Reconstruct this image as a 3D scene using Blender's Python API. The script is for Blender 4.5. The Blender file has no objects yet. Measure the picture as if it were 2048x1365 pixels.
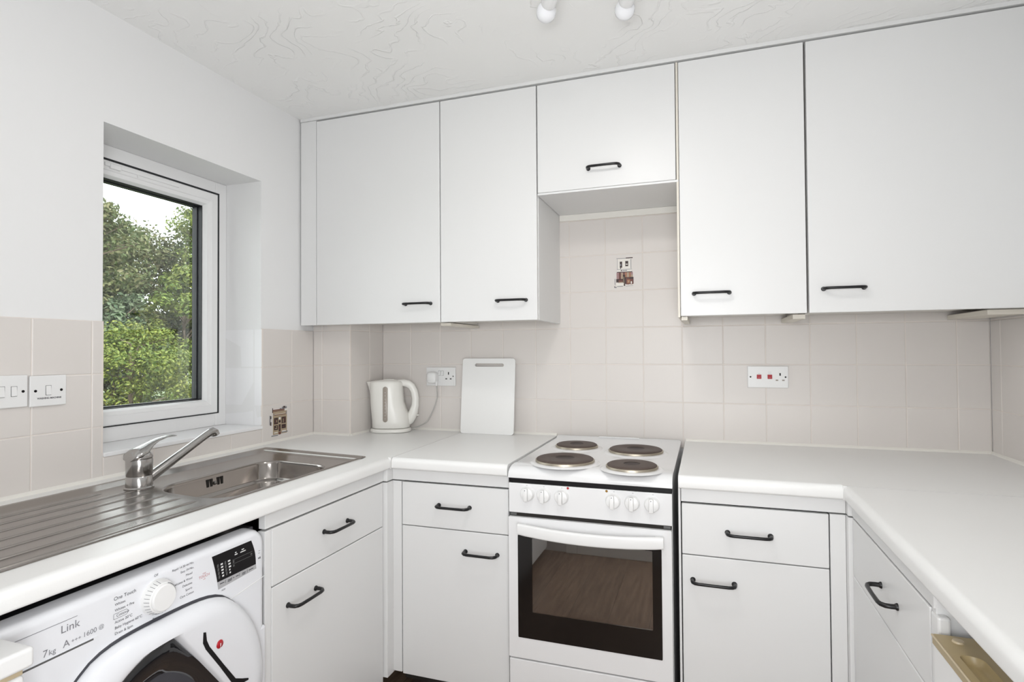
import bpy, bmesh, math, random
import numpy as np
from mathutils import Vector, Matrix
random.seed(7)
S = bpy.context.scene
COL = S.collection
PI = math.pi

# ------------------------------------------------------------------ camera
cam_d = bpy.data.cameras.new('camera'); cam = bpy.data.objects.new('camera', cam_d); COL.objects.link(cam)
cam_d.sensor_width = 36; cam_d.lens = 19.9; cam_d.clip_start = 0.02
_f = Vector((-.3222, .9465, .0175)).normalized()
_r = Vector((.9466, .3222, -.0066)); _r = (_r - _f*_r.dot(_f)).normalized(); _u = _r.cross(_f)
cam.matrix_world = Matrix(((_r.x, _u.x, -_f.x, 1.3005), (_r.y, _u.y, -_f.y, -2.3541), (_r.z, _u.z, -_f.z, 1.2714), (0, 0, 0, 1)))
S.camera = cam
S.view_settings.view_transform = 'Standard'; S.view_settings.look = 'None'
S.view_settings.exposure = -0.15; S.view_settings.gamma = 1.0; S.view_settings.use_curve_mapping = False

# ------------------------------------------------------------------ world, sun, lamps
W = bpy.data.worlds.new('overcast_sky'); S.world = W; W.use_nodes = True
wn = W.node_tree.nodes; wn['Background'].inputs[0].default_value = (.93, .97, 1.0, 1); wn['Background'].inputs[1].default_value = 5.4

def lamp(name, kind, loc, target, energy, color=(1, 1, 1), **kw):
    d = bpy.data.lights.new(name, kind); d.energy = energy; d.color = color
    for k, v in kw.items(): setattr(d, k, v)
    o = bpy.data.objects.new(name, d); COL.objects.link(o); o.location = loc
    o.rotation_euler = (Vector(target)-Vector(loc)).to_track_quat('-Z', 'Y').to_euler()
    return o
lamp('sun', 'SUN', (3, -3, 6), (-3, 1.2, 0), 5.0, (1, .95, .86), angle=math.radians(6))
# the photographer's flash beside the camera, unseen fills added for ceiling, units and hall, and the fitting's bulbs
lamp('flash', 'SPOT', (1.05, -2.40, 1.25), (.55, 0, .78), 17, (.965, .985, 1), spot_size=math.radians(118), spot_blend=1.0, shadow_soft_size=.28)
lamp('added_low_fill', 'AREA', (1.36, -2.44, .90), (.75, -.7, .45), 9, (.97, .985, 1), shape='RECTANGLE', size=.5, size_y=.8)  # unseen lamp, added to brighten the lower units
lamp('added_side_fill', 'AREA', (1.53, -2.32, .80), (.28, -1.45, .55), 4.5, (.97, .985, 1), shape='RECTANGLE', size=.3, size_y=.7)  # added from the right to brighten the washing machine front
lamp('added_ceiling_fill', 'AREA', (1.2, -2.42, 1.45), (1.0, -1.85, 2.278), 19, (.97, .985, 1), shape='RECTANGLE', size=.5, size_y=.25)  # added lamp pointing up, brightens the ceiling
lamp('spotlight_bulbs', 'AREA', (1.02, -1.22, 2.17), (.98, -1.10, .9), 4.3, (1, .965, .93), shape='DISK', size=.22)
lamp('added_hall_fill', 'AREA', (1.3, -3.6, 2.2), (1.3, -3.6, 0), 10, (1, .97, .92), shape='RECTANGLE', size=.8, size_y=.8)  # unseen lamp added in the hall for light through the doorway

# ------------------------------------------------------------------ materials
def lin(c): return tuple(((x/12.92) if x <= .04045 else ((x+.055)/1.055)**2.4) for x in c)
def mat(name, col, rough=.5, metal=0.0, spec=.5, coat=0.0, noise=0.0, nscale=8, bump=0.0, bscale=60, stretch=None, bdist=.001, col2=None):
    m = bpy.data.materials.new(name); m.use_nodes = True
    nt = m.node_tree; b = nt.nodes['Principled BSDF']
    b.inputs['Base Color'].default_value = (*col, 1); b.inputs['Roughness'].default_value = rough
    b.inputs['Metallic'].default_value = metal; b.inputs['Specular IOR Level'].default_value = spec
    b.inputs['Coat Weight'].default_value = coat
    tc = nt.nodes.new('ShaderNodeTexCoord'); src = tc.outputs['Object']
    if stretch:
        mp = nt.nodes.new('ShaderNodeMapping'); mp.inputs['Scale'].default_value = stretch
        nt.links.new(src, mp.inputs[0]); src = mp.outputs[0]
    if noise or col2:
        n = nt.nodes.new('ShaderNodeTexNoise'); n.inputs['Scale'].default_value = nscale; n.inputs['Detail'].default_value = 5
        nt.links.new(src, n.inputs['Vector'])
        mx = nt.nodes.new('ShaderNodeMix'); mx.data_type = 'RGBA'
        c2 = col2 if col2 else tuple(max(0, c*(1-noise)) for c in col)
        mx.inputs['A'].default_value = (*col, 1); mx.inputs['B'].default_value = (*c2, 1)
        nt.links.new(n.outputs['Fac'], mx.inputs['Factor']); nt.links.new(mx.outputs['Result'], b.inputs['Base Color'])
    if bump:
        n2 = nt.nodes.new('ShaderNodeTexNoise'); n2.inputs['Scale'].default_value = bscale; n2.inputs['Detail'].default_value = 4
        nt.links.new(src, n2.inputs['Vector'])
        bp = nt.nodes.new('ShaderNodeBump'); bp.inputs['Strength'].default_value = bump; bp.inputs['Distance'].default_value = bdist
        nt.links.new(n2.outputs['Fac'], bp.inputs['Height']); nt.links.new(bp.outputs[0], b.inputs['Normal'])
    return m

M = {}
M['paint'] = mat('wall_paint', (.80, .80, .80), .6, noise=.02, nscale=3, bump=.25, bscale=45, bdist=.0015)
M['cab'] = mat('cabinet_white', (.755, .757, .755), .36, noise=.012, nscale=2, bump=.05, bscale=180)
M['cabin'] = mat('cabinet_carcass', (.74, .72, .68), .45, noise=.02)
M['edge'] = mat('cabinet_edge_cream', (.74, .70, .62), .45, noise=.03)
M['top'] = mat('worktop_laminate', (.83, .83, .82), .34, noise=.025, nscale=4, bump=.08, bscale=350)
M['tile'] = mat('beige_tile', (.708, .670, .640), .40, noise=.03, nscale=2.5, bump=.12, bscale=9, bdist=.002)
M['tilew'] = mat('pale_tile', (.84, .84, .85), .3, noise=.02, nscale=2.5, bump=.1, bscale=9, bdist=.002)
M['grout'] = mat('grout', (.78, .72, .67), .8, noise=.08, nscale=20)
M['seal'] = mat('white_sealant', (.82, .80, .75), .4, noise=.05, nscale=10)
M['upvc'] = mat('window_upvc', (.80, .80, .80), .28, noise=.01)
M['gasket'] = mat('black_rubber', (.012, .013, .016), .5, noise=.1)
M['bowlsteel'] = mat('bowl_steel_shaded', (.34, .315, .295), .15, 1.0, noise=.1, nscale=14)  # same steel as the deck, colour darkened for the shaded bowl
M['steel'] = mat('brushed_steel', (.37, .345, .325), .22, 1.0, noise=.12, nscale=14, stretch=(60, 1.5, 60), bump=.12, bscale=9, bdist=.0006)
M['chrome'] = mat('satin_chrome', (.46, .45, .44), .18, 1.0, noise=.05, nscale=20)
M['handle'] = mat('black_metal_handle', (.010, .010, .011), .35, .2, noise=.1)
M['enamel'] = mat('white_enamel', (.79, .79, .795), .2, coat=.3, noise=.01)
M['plastic'] = mat('white_plastic', (.80, .80, .795), .3, noise=.01)
M['creampl'] = mat('cream_plastic', (.80, .79, .75), .3, noise=.01)
M['washer'] = mat('appliance_white', (.78, .79, .82), .24, noise=.01)
M['black'] = mat('black_trim', (.008, .007, .008), .35, spec=.25, noise=.1)
M['dark'] = mat('recess_shade', (.015, .012, .010), .8, noise=.1)  # near-black colour stands in for shade inside gaps, slots and base carcasses
M['plinth'] = mat('dark_plinth', (.02, .012, .010), .6, noise=.1)
M['iron'] = mat('cast_iron_plate', (.095, .070, .058), .58, .0, noise=.0, nscale=30, bump=.3, bscale=70, bdist=.0006, col2=(.065, .043, .035))
M['iron2'] = mat('cast_iron_centre', (.034, .022, .018), .6, .0, noise=.2, nscale=30)
M['ring'] = mat('plate_ring', (.50, .45, .37), .42, 1.0, noise=.1)
M['grey'] = mat('grey_print', (.22, .22, .24), .5, noise=.05)
M['ink'] = mat('dark_print', (.05, .05, .06), .5, noise=.05)
M['red'] = mat('red_print', (.42, .01, .02), .3, noise=.05)
M['pink'] = mat('red_faint_print', (.55, .18, .18), .4, noise=.05)
M['amber'] = mat('amber_lens', (.30, .16, .03), .25, noise=.05)
M['whitep'] = mat('white_print', (.75, .75, .75), .5, noise=.02)
M['silver'] = mat('silver_strip', (.42, .42, .43), .35, noise=.02)
M['greybtn'] = mat('button_grey', (.10, .10, .10), .4, noise=.02)
M['darkglass'] = mat('door_bowl_glass', (.012, .012, .014), .06, coat=.5, noise=.1)
M['drum'] = mat('drum_dark', (.10, .10, .11), .3, .7, noise=.3, nscale=6)
M['beige'] = mat('beige_trim', (.40, .31, .16), .35, noise=.05)
M['beigel'] = mat('beige_trim_lip', (.52, .43, .29), .35, noise=.05)
M['gauge'] = mat('gauge_smoke', (.33, .29, .25), .25, noise=.1, nscale=60)
M['cable'] = mat('grey_cable', (.50, .49, .47), .45, noise=.05)
M['board'] = mat('board_plastic', (.84, .84, .83), .35, noise=.01, bump=.1, bscale=120)
M['brass'] = mat('brass', (.55, .36, .14), .25, 1.0, noise=.1)
M['bulbglass'] = mat('opal_bulb', (.86, .87, .90), .15, noise=.01)
M['brown1'] = mat('print_brown', (.16, .045, .03), .3, noise=.4, nscale=300)
M['brown2'] = mat('print_dark_brown', (.035, .012, .01), .3, noise=.3, nscale=300)
M['brown3'] = mat('print_orange', (.42, .18, .08), .3, noise=.4, nscale=300)
M['sand'] = mat('print_sand', (.46, .36, .24), .3, noise=.3, nscale=300)
M['mauve'] = mat('print_mauve', (.40, .24, .24), .3, noise=.4, nscale=300)
M['printw'] = mat('print_ivory', (.80, .77, .72), .3, noise=.05)
M['plaster'] = mat('skirting_gloss', (.80, .80, .78), .3, noise=.02)
M['brick'] = mat('outer_render', (.45, .40, .34), .8, noise=.2)
M['bark'] = mat('bark', (.16, .12, .085), .85, noise=.4, nscale=12, bump=.6, bscale=20)
M['soil'] = mat('rough_grass', (.10, .14, .05), .9, noise=.5, nscale=6)

def ceiling_mat():
    m = bpy.data.materials.new('artex_ceiling'); m.use_nodes = True; nt = m.node_tree; b = nt.nodes['Principled BSDF']
    b.inputs['Base Color'].default_value = (.88, .88, .87, 1); b.inputs['Roughness'].default_value = .55
    tc = nt.nodes.new('ShaderNodeTexCoord')
    n0 = nt.nodes.new('ShaderNodeTexNoise'); n0.inputs['Scale'].default_value = 3.2; n0.inputs['Detail'].default_value = 2
    sub = nt.nodes.new('ShaderNodeVectorMath'); sub.operation = 'MULTIPLY_ADD'
    nt.links.new(tc.outputs['Object'], n0.inputs['Vector'])
    nt.links.new(n0.outputs['Color'], sub.inputs[0]); sub.inputs[1].default_value = (.5, .5, .5); nt.links.new(tc.outputs['Object'], sub.inputs[2])
    w = nt.nodes.new('ShaderNodeTexWave'); w.wave_type = 'BANDS'; w.bands_direction = 'DIAGONAL'; w.inputs['Scale'].default_value = 7; w.inputs['Distortion'].default_value = 7; w.inputs['Detail'].default_value = 3; w.inputs['Detail Scale'].default_value = 1.5
    nt.links.new(sub.outputs[0], w.inputs['Vector'])
    rp = nt.nodes.new('ShaderNodeValToRGB'); rp.color_ramp.elements[0].position = .93; rp.color_ramp.elements[1].position = 1
    nt.links.new(w.outputs['Fac'], rp.inputs[0])
    n1 = nt.nodes.new('ShaderNodeTexNoise'); n1.inputs['Scale'].default_value = 5; n1.inputs['Detail'].default_value = 3
    nt.links.new(tc.outputs['Object'], n1.inputs['Vector'])
    r2 = nt.nodes.new('ShaderNodeValToRGB'); r2.color_ramp.elements[0].position = .44; r2.color_ramp.elements[1].position = .66
    nt.links.new(n1.outputs['Fac'], r2.inputs[0])
    mu = nt.nodes.new('ShaderNodeMath'); mu.operation = 'MULTIPLY'
    nt.links.new(rp.outputs[0], mu.inputs[0]); nt.links.new(r2.outputs[0], mu.inputs[1])
    n3 = nt.nodes.new('ShaderNodeTexNoise'); n3.inputs['Scale'].default_value = 26; n3.inputs['Detail'].default_value = 4
    nt.links.new(tc.outputs['Object'], n3.inputs['Vector'])
    ad = nt.nodes.new('ShaderNodeMath'); ad.operation = 'MULTIPLY_ADD'; ad.inputs[1].default_value = .35
    nt.links.new(n3.outputs['Fac'], ad.inputs[0]); nt.links.new(mu.outputs[0], ad.inputs[2])
    bp = nt.nodes.new('ShaderNodeBump'); bp.inputs['Strength'].default_value = .6; bp.inputs['Distance'].default_value = .004
    nt.links.new(ad.outputs[0], bp.inputs['Height']); nt.links.new(bp.outputs[0], b.inputs['Normal'])
    return m
M['artex'] = ceiling_mat()

def wood_mat():
    m = bpy.data.materials.new('laminate_floor'); m.use_nodes = True; nt = m.node_tree; b = nt.nodes['Principled BSDF']
    b.inputs['Roughness'].default_value = .35
    tc = nt.nodes.new('ShaderNodeTexCoord')
    mp = nt.nodes.new('ShaderNodeMapping'); mp.inputs['Scale'].default_value = (14, 1.2, 1)
    n = nt.nodes.new('ShaderNodeTexNoise'); n.inputs['Scale'].default_value = 4; n.inputs['Detail'].default_value = 8
    nt.links.new(tc.outputs['Object'], mp.inputs[0]); nt.links.new(mp.outputs[0], n.inputs['Vector'])
    rp = nt.nodes.new('ShaderNodeValToRGB'); rp.color_ramp.elements[0].position = .3; rp.color_ramp.elements[1].position = .7
    rp.color_ramp.elements[0].color = (.17, .105, .068, 1); rp.color_ramp.elements[1].color = (.36, .25, .175, 1)
    nt.links.new(n.outputs['Fac'], rp.inputs[0])
    br = nt.nodes.new('ShaderNodeTexBrick'); br.inputs['Scale'].default_value = 1; br.inputs['Brick Width'].default_value = .19; br.inputs['Row Height'].default_value = 1.2
    br.inputs['Mortar Size'].default_value = .0015; br.inputs['Color1'].default_value = (1, 1, 1, 1); br.inputs['Color2'].default_value = (.85, .85, .85, 1); br.inputs['Mortar'].default_value = (.3, .3, .3, 1)
    nt.links.new(tc.outputs['Object'], br.inputs['Vector'])
    mx = nt.nodes.new('ShaderNodeMix'); mx.data_type = 'RGBA'; mx.blend_type = 'MULTIPLY'; mx.inputs['Factor'].default_value = 1
    nt.links.new(rp.outputs[0], mx.inputs['A']); nt.links.new(br.outputs[0], mx.inputs['B']); nt.links.new(mx.outputs['Result'], b.inputs['Base Color'])
    return m
M['wood'] = wood_mat()

def glass_mat(name, tint, refl=1.0):
    m = bpy.data.materials.new(name); m.use_nodes = True; nt = m.node_tree; nt.nodes.clear()
    out = nt.nodes.new('ShaderNodeOutputMaterial'); tr = nt.nodes.new('ShaderNodeBsdfTransparent'); gl = nt.nodes.new('ShaderNodeBsdfGlossy')
    tr.inputs[0].default_value = (*tint, 1); gl.inputs['Roughness'].default_value = .01
    fr = nt.nodes.new('ShaderNodeFresnel'); fr.inputs[0].default_value = 1.45
    mu = nt.nodes.new('ShaderNodeMath'); mu.operation = 'MULTIPLY'; mu.inputs[1].default_value = refl
    tc = nt.nodes.new('ShaderNodeTexCoord'); n = nt.nodes.new('ShaderNodeTexNoise'); n.inputs['Scale'].default_value = 3
    nt.links.new(tc.outputs['Object'], n.inputs['Vector'])
    bp = nt.nodes.new('ShaderNodeBump'); bp.inputs['Strength'].default_value = .01; bp.inputs['Distance'].default_value = .001
    nt.links.new(n.outputs['Fac'], bp.inputs['Height']); nt.links.new(bp.outputs[0], gl.inputs['Normal'])
    mx = nt.nodes.new('ShaderNodeMixShader')
    nt.links.new(fr.outputs[0], mu.inputs[0]); nt.links.new(mu.outputs[0], mx.inputs[0]); nt.links.new(tr.outputs[0], mx.inputs[1]); nt.links.new(gl.outputs[0], mx.inputs[2])
    nt.links.new(mx.outputs[0], out.inputs[0])
    return m
M['glass'] = glass_mat('window_glass', (.97, .985, .975), .8)
M['ovenglass'] = glass_mat('oven_door_glass', (.55, .52, .50), 6.8)
M['ovenframe'] = mat('oven_glass_black', (.006, .005, .005), .12, spec=.5, noise=.1)
M['cavity'] = mat('oven_cavity', (.045, .035, .028), .4, noise=.2)

def leaf_mat(name, cols):
    m = bpy.data.materials.new(name); m.use_nodes = True; nt = m.node_tree; b = nt.nodes['Principled BSDF']
    b.inputs['Roughness'].default_value = .5; b.inputs['Specular IOR Level'].default_value = .3
    g = nt.nodes.new('ShaderNodeNewGeometry'); rp = nt.nodes.new('ShaderNodeValToRGB'); cr = rp.color_ramp
    cr.elements[0].position = 0; cr.elements[0].color = (*cols[0], 1); cr.elements[1].position = 1; cr.elements[1].color = (*cols[-1], 1)
    for i, c in enumerate(cols[1:-1]):
        e = cr.elements.new((i+1)/(len(cols)-1)); e.color = (*c, 1)
    nt.links.new(g.outputs['Random Per Island'], rp.inputs[0])
    n = nt.nodes.new('ShaderNodeTexNoise'); n.inputs['Scale'].default_value = 1.6; tc = nt.nodes.new('ShaderNodeTexCoord')
    nt.links.new(tc.outputs['Object'], n.inputs['Vector'])
    hs = nt.nodes.new('ShaderNodeHueSaturation'); mr = nt.nodes.new('ShaderNodeMapRange'); mr.inputs[1].default_value = .3; mr.inputs[2].default_value = .7; mr.inputs[3].default_value = .465; mr.inputs[4].default_value = .515
    nt.links.new(n.outputs['Fac'], mr.inputs[0]); nt.links.new(mr.outputs[0], hs.inputs['Hue']); nt.links.new(rp.outputs[0], hs.inputs['Color']); hs.inputs['Value'].default_value = .80; hs.inputs['Saturation'].default_value = 1.12
    nt.links.new(hs.outputs[0], b.inputs['Base Color'])
    tl = nt.nodes.new('ShaderNodeBsdfTranslucent'); nt.links.new(hs.outputs[0], tl.inputs[0])
    mx = nt.nodes.new('ShaderNodeMixShader'); mx.inputs[0].default_value = .3; out = nt.nodes['Material Output']
    nt.links.new(b.outputs[0], mx.inputs[1]); nt.links.new(tl.outputs[0], mx.inputs[2]); nt.links.new(mx.outputs[0], out.inputs[0])
    return m
M['leafA'] = leaf_mat('leaves_olive', [(.055, .085, .032), (.115, .145, .062), (.19, .19, .10), (.085, .13, .05)])
M['leafB'] = leaf_mat('leaves_fresh', [(.07, .12, .035), (.155, .21, .055), (.25, .29, .085), (.11, .17, .055)])
M['leafC'] = leaf_mat('leaves_blue_green', [(.06, .10, .055), (.125, .17, .10), (.19, .23, .15), (.09, .14, .075)])

# ------------------------------------------------------------------ mesh helpers
def box(bm, x0, x1, y0, y1, z0, z1, bev=0, seg=2, mi=0, rot=None, cen=None):
    x0, x1 = min(x0, x1), max(x0, x1); y0, y1 = min(y0, y1), max(y0, y1); z0, z1 = min(z0, z1), max(z0, z1)
    g = bmesh.ops.create_cube(bm, size=1)
    vs = g['verts']
    for v in vs:
        v.co = Vector(((x0+x1)/2+v.co.x*(x1-x0), (y0+y1)/2+v.co.y*(y1-y0), (z0+z1)/2+v.co.z*(z1-z0)))
    fs = list({f for v in vs for f in v.link_faces})
    if bev:
        es = list({e for v in vs for e in v.link_edges})
        r = bmesh.ops.bevel(bm, geom=es, offset=bev, segments=seg, affect='EDGES', profile=.5)
        fs = list({f for f in bm.faces if f.index == -1 or f in r['faces']} | {f for f in fs if f.is_valid})
        vs = list({v for f in fs for v in f.verts})
    for f in fs: f.material_index = mi
    if rot is not None:
        c = Vector(cen) if cen is not None else Vector(((x0+x1)/2, (y0+y1)/2, (z0+z1)/2))
        for v in {v for f in fs for v in f.verts}: v.co = c + rot @ (v.co - c)
    return fs

def frame_of(d):
    d = d.normalized(); a = Vector((0, 0, 1)) if abs(d.z) < .9 else Vector((1, 0, 0))
    u = d.cross(a).normalized(); return u, d.cross(u).normalized()

def tube(bm, pts, rad, n=12, cap=True, mi=0, flat=1.0):
    pts = [Vector(p) for p in pts]
    if not hasattr(rad, '__len__'): rad = [rad]*len(pts)
    rings = []; u = None
    for i, p in enumerate(pts):
        d = (pts[min(i+1, len(pts)-1)]-pts[max(i-1, 0)]).normalized()
        if u is None: u, w = frame_of(d)
        else:
            u = (u - d*u.dot(d)).normalized(); w = d.cross(u)
        rings.append([bm.verts.new(p+(u*math.cos(2*PI*k/n)+w*math.sin(2*PI*k/n)*flat)*rad[i]) for k in range(n)])
    for a, b in zip(rings, rings[1:]):
        for k in range(n):
            f = bm.faces.new((a[k], a[(k+1) % n], b[(k+1) % n], b[k])); f.material_index = mi
    if cap:
        for r in (rings[0][::-1], rings[-1]):
            f = bm.faces.new(r); f.material_index = mi

def lathe(bm, prof, loc=(0, 0, 0), axis=(0, 0, 1), n=40, mi=0, sx=1, sy=1):
    """prof: (radius, height) pairs; open ends with radius 0 close themselves"""
    ax = Vector(axis).normalized()
    q = Vector((0, 0, 1)).rotation_difference(ax).to_matrix(); L = Vector(loc)
    rings = []
    for r, h in prof:
        if r < 1e-6: rings.append([bm.verts.new(L+q@Vector((0, 0, h)))])
        else: rings.append([bm.verts.new(L+q@Vector((r*sx*math.cos(2*PI*k/n), r*sy*math.sin(2*PI*k/n), h))) for k in range(n)])
    for a, b in zip(rings, rings[1:]):
        for k in range(n):
            k2 = (k+1) % n
            if len(a) == 1 and len(b) == 1: continue
            if len(a) == 1: f = bm.faces.new((a[0], b[k2], b[k]))
            elif len(b) == 1: f = bm.faces.new((a[k], a[k2], b[0]))
            else: f = bm.faces.new((a[k], a[k2], b[k2], b[k]))
            f.material_index = mi

def loft(bm, rings, cap=True, mi=0):
    rs = [[bm.verts.new(Vector(p)) for p in r] for r in rings]
    n = len(rs[0])
    for a, b in zip(rs, rs[1:]):
        for k in range(n):
            f = bm.faces.new((a[k], a[(k+1) % n], b[(k+1) % n], b[k])); f.material_index = mi
    if cap:
        f = bm.faces.new(rs[0][::-1]); f.material_index = mi
        f = bm.faces.new(rs[-1]); f.material_index = mi

def prism(bm, poly, fn, a0, a1, mi=0):
    """poly of (p,q); fn(p,q,a)->xyz"""
    loft(bm, [[fn(p, q, a0) for p, q in poly], [fn(p, q, a1) for p, q in poly]], True, mi)

def rrect(x0, x1, y0, y1, r, n=6):
    out = []
    if not hasattr(r, '__len__'): r = [r]*4
    for (cx, cy, a0, rr) in ((x1-r[0], y1-r[0], 0, r[0]), (x0+r[1], y1-r[1], PI/2, r[1]), (x0+r[2], y0+r[2], PI, r[2]), (x1-r[3], y0+r[3], 3*PI/2, r[3])):
        for i in range(n+1):
            a = a0+PI/2*i/n; out.append((cx+rr*math.cos(a), cy+rr*math.sin(a)))
    return out

def plate(bm, outer, holes, fn, t, mi=0):
    """flat plate with holes; fn(p,q,d)->xyz with depth d from 0 (front) to t (back)"""
    tmp = bmesh.new(); es = []; loops = []
    for lp in [outer]+holes:
        vs = [tmp.verts.new((p, q, 0)) for p, q in lp]; loops.append(vs)
        es += [tmp.edges.new((vs[i], vs[(i+1) % len(vs)])) for i in range(len(vs))]
    bmesh.ops.triangle_fill(tmp, edges=es, use_beauty=True)
    idx = {}
    def g(v, d):
        k = (v, d)
        if k not in idx: idx[k] = bm.verts.new(Vector(fn(v.co.x, v.co.y, d)))
        return idx[k]
    for f in tmp.faces:
        a = bm.faces.new([g(v, 0.0) for v in f.verts]); a.material_index = mi
        if t: b = bm.faces.new([g(v, t) for v in reversed(f.verts)]); b.material_index = mi
    if t:
        for vs in loops:
            for i in range(len(vs)):
                f = bm.faces.new((g(vs[i], 0.0), g(vs[(i+1) % len(vs)], 0.0), g(vs[(i+1) % len(vs)], t), g(vs[i], t))); f.material_index = mi
    tmp.free()

def obj(name, bm, mats, parent=None, smooth=None, wn=False, recalc=True):
    if recalc: bmesh.ops.recalc_face_normals(bm, faces=bm.faces)
    if parent is not None:
        p = parent; off = Vector((0, 0, 0))
        while p is not None: off += p.location; p = p.parent
        bmesh.ops.translate(bm, verts=bm.verts, vec=-off)
    me = bpy.data.meshes.new(name); bm.to_mesh(me); bm.free()
    if not isinstance(mats, (list, tuple)): mats = [mats]
    for m in mats: me.materials.append(M[m] if isinstance(m, str) else m)
    if smooth is not None:
        me.polygons.foreach_set('use_smooth', [True]*len(me.polygons)); me.set_sharp_from_angle(angle=math.radians(smooth))
    o = bpy.data.objects.new(name, me); COL.objects.link(o); o.parent = parent
    if wn:
        w = o.modifiers.new('wn', 'WEIGHTED_NORMAL'); w.keep_sharp = True
    return o

def thing(name, loc, label, cat, group=None):
    o = bpy.data.objects.new(name, None); COL.objects.link(o); o.location = loc; o.empty_display_size = .05
    o['label'] = label; o['category'] = cat
    if group: o['group'] = group
    return o
def tag(o, label, cat, group=None):
    o['label'] = label; o['category'] = cat
    if group: o['group'] = group
    return o
def struct(name, bm, mats, parent=None, **k):
    o = obj(name, bm, mats, parent, **k)
    o['kind'] = 'structure'
    return o
def B(*a, **k):
    bm = bmesh.new(); box(bm, *a, **k); return bm

def text_into(bm, body, size, mtx, mi=0, align='LEFT', bold=0.0):
    c = bpy.data.curves.new('t', 'FONT'); c.body = body; c.size = size; c.align_x = align; c.align_y = 'CENTER'
    c.offset = bold; c.extrude = 0.0
    o = bpy.data.objects.new('t', c); COL.objects.link(o)
    dg = bpy.context.evaluated_depsgraph_get(); dg.update()
    me = bpy.data.meshes.new_from_object(o.evaluated_get(dg))
    me.transform(mtx); n0 = len(bm.faces); bm.from_mesh(me); bm.faces.ensure_lookup_table()
    for f in bm.faces[n0:]: f.material_index = mi
    bpy.data.objects.remove(o); bpy.data.curves.remove(c); bpy.data.meshes.remove(me)
def mX(x, y, z):   # text plane facing +X, reading towards +Y
    return Matrix(((0, 0, 1, x), (1, 0, 0, y), (0, 1, 0, z), (0, 0, 0, 1)))
def mY(x, y, z):   # text plane facing -Y, reading towards +X
    return Matrix(((1, 0, 0, x), (0, 0, -1, y), (0, 1, 0, z), (0, 0, 0, 1)))

# ------------------------------------------------------------------ room constants
XL, XR, ZC, WT = -.343, 2.223, 2.278, .91
CHX, CHY = -.151, -.261           # pipe boxing in the back left corner
T = .152; R0 = 1.061              # tile size and first grout line above the worktop
WY0, WY1, WZ0, WZ1 = -1.186, -.568, .985, 1.948   # window opening
YR = -2.49                         # wall behind the camera

# ------------------------------------------------------------------ shell
bm = bmesh.new()
xo, xi = XL-.33, XL-.006
box(bm, xo, xi, YR-2.2, WY0, -.1, ZC); box(bm, xo, xi, WY1, .006, -.1, ZC)
box(bm, xo, xi, WY0, WY1, -.1, WZ0-.012); box(bm, xo, xi, WY0, WY1, WZ1, ZC)
wall_left = struct('wall_left', bm, 'paint')
wall_back = struct('wall_back', B(xo, XR+.2, .006, .2, -.1, ZC+.1), 'paint')
wall_right = struct('wall_right', B(XR+.006, XR+.2, YR-2.2, .006, -.1, ZC+.1), 'paint')
ceiling = struct('ceiling', B(xo, XR+.2, YR-2.2, .2, ZC, ZC+.12), 'artex')
floor = struct('floor', B(xi, XR+.006, YR-2.2, .006, -.08, 0), 'wood')
bm = bmesh.new()
box(bm, xi, 1.0, YR-.1, YR, 0, ZC); box(bm, 1.78, XR+.006, YR-.1, YR, 0, ZC); box(bm, 1.0, 1.78, YR-.1, YR, 2.08, ZC)
wall_rear = struct('wall_rear', bm, 'paint')
struct('wall_hall', B(xi, XR+.006, YR-2.2, YR-2.1, 0, ZC), 'paint')
struct('trim_1', B(xi, CHX-.006, CHY+.006, .006, 0, ZC), 'paint')   # pipe boxing
bm = bmesh.new(); box(bm, .53, 1.0, YR, YR+.018, 0, .12, .004)
struct('baseboard_rear', bm, 'plaster')
bm = bmesh.new()
box(bm, .46, .53, YR, YR+.02, 0, 2.08, .004); box(bm, 1.0, 1.06, YR-.1, YR+.02, 0, 2.12, .004); box(bm, 1.72, 1.78, YR-.1, YR+.02, 0, 2.12, .004); box(bm, 1.0, 1.78, YR-.1, YR+.02, 2.06, 2.12, .004)
struct('trim_2', bm, 'plaster')

# tiles: every cell a slightly pillowed tile over a grout bed
def tiles(name, parent, ucuts, vcuts, fn, mat_i='tile', th=.006, gap=.0013, skip=None, extra=None):
    bm = bmesh.new()
    for i in range(len(ucuts)-1):
        for j in range(len(vcuts)-1):
            u0, u1, v0, v1 = ucuts[i], ucuts[i+1], vcuts[j], vcuts[j+1]
            if skip and skip((u0+u1)/2, (v0+v1)/2): continue
            c0 = [(u0, v0), (u1, v0), (u1, v1), (u0, v1)]
            a = [bm.verts.new(Vector(fn(u, v, -th))) for u, v in c0]
            e = gap; c1 = [(u0+e, v0+e), (u1-e, v0+e), (u1-e, v1-e), (u0+e, v1-e)]
            g = [bm.verts.new(Vector(fn(u, v, -.0012))) for u, v in c0]
            tl = [random.uniform(-.00022, .00022) for _ in range(4)]
            b = [bm.verts.new(Vector(fn(u, v, -.0010))) for u, v in c1]
            e2 = gap+.0016; c2 = [(u0+e2, v0+e2), (u1-e2, v0+e2), (u1-e2, v1-e2), (u0+e2, v1-e2)]
            t = [bm.verts.new(Vector(fn(u, v, tl[k]*.5))) for k, (u, v) in enumerate(c2)]
            for k in range(4):
                k2 = (k+1) % 4
                bm.faces.new((a[k], a[k2], g[k2], g[k])).material_index = 1
                bm.faces.new((g[k], g[k2], b[k2], b[k])).material_index = 1
                bm.faces.new((b[k], b[k2], t[k2], t[k])).material_index = 0
            bm.faces.new(t).material_index = 0
    o = obj(name, bm, [mat_i, 'grout'], parent)
    return o
rows = [WT-.03, R0, R0+T, R0+2*T]
rows_b = [WT-.03] + [R0+k*T for k in range(6)] + [1.862]
uc = [CHX] + [k*T for k in range(0, 15)] + [XR]
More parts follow.
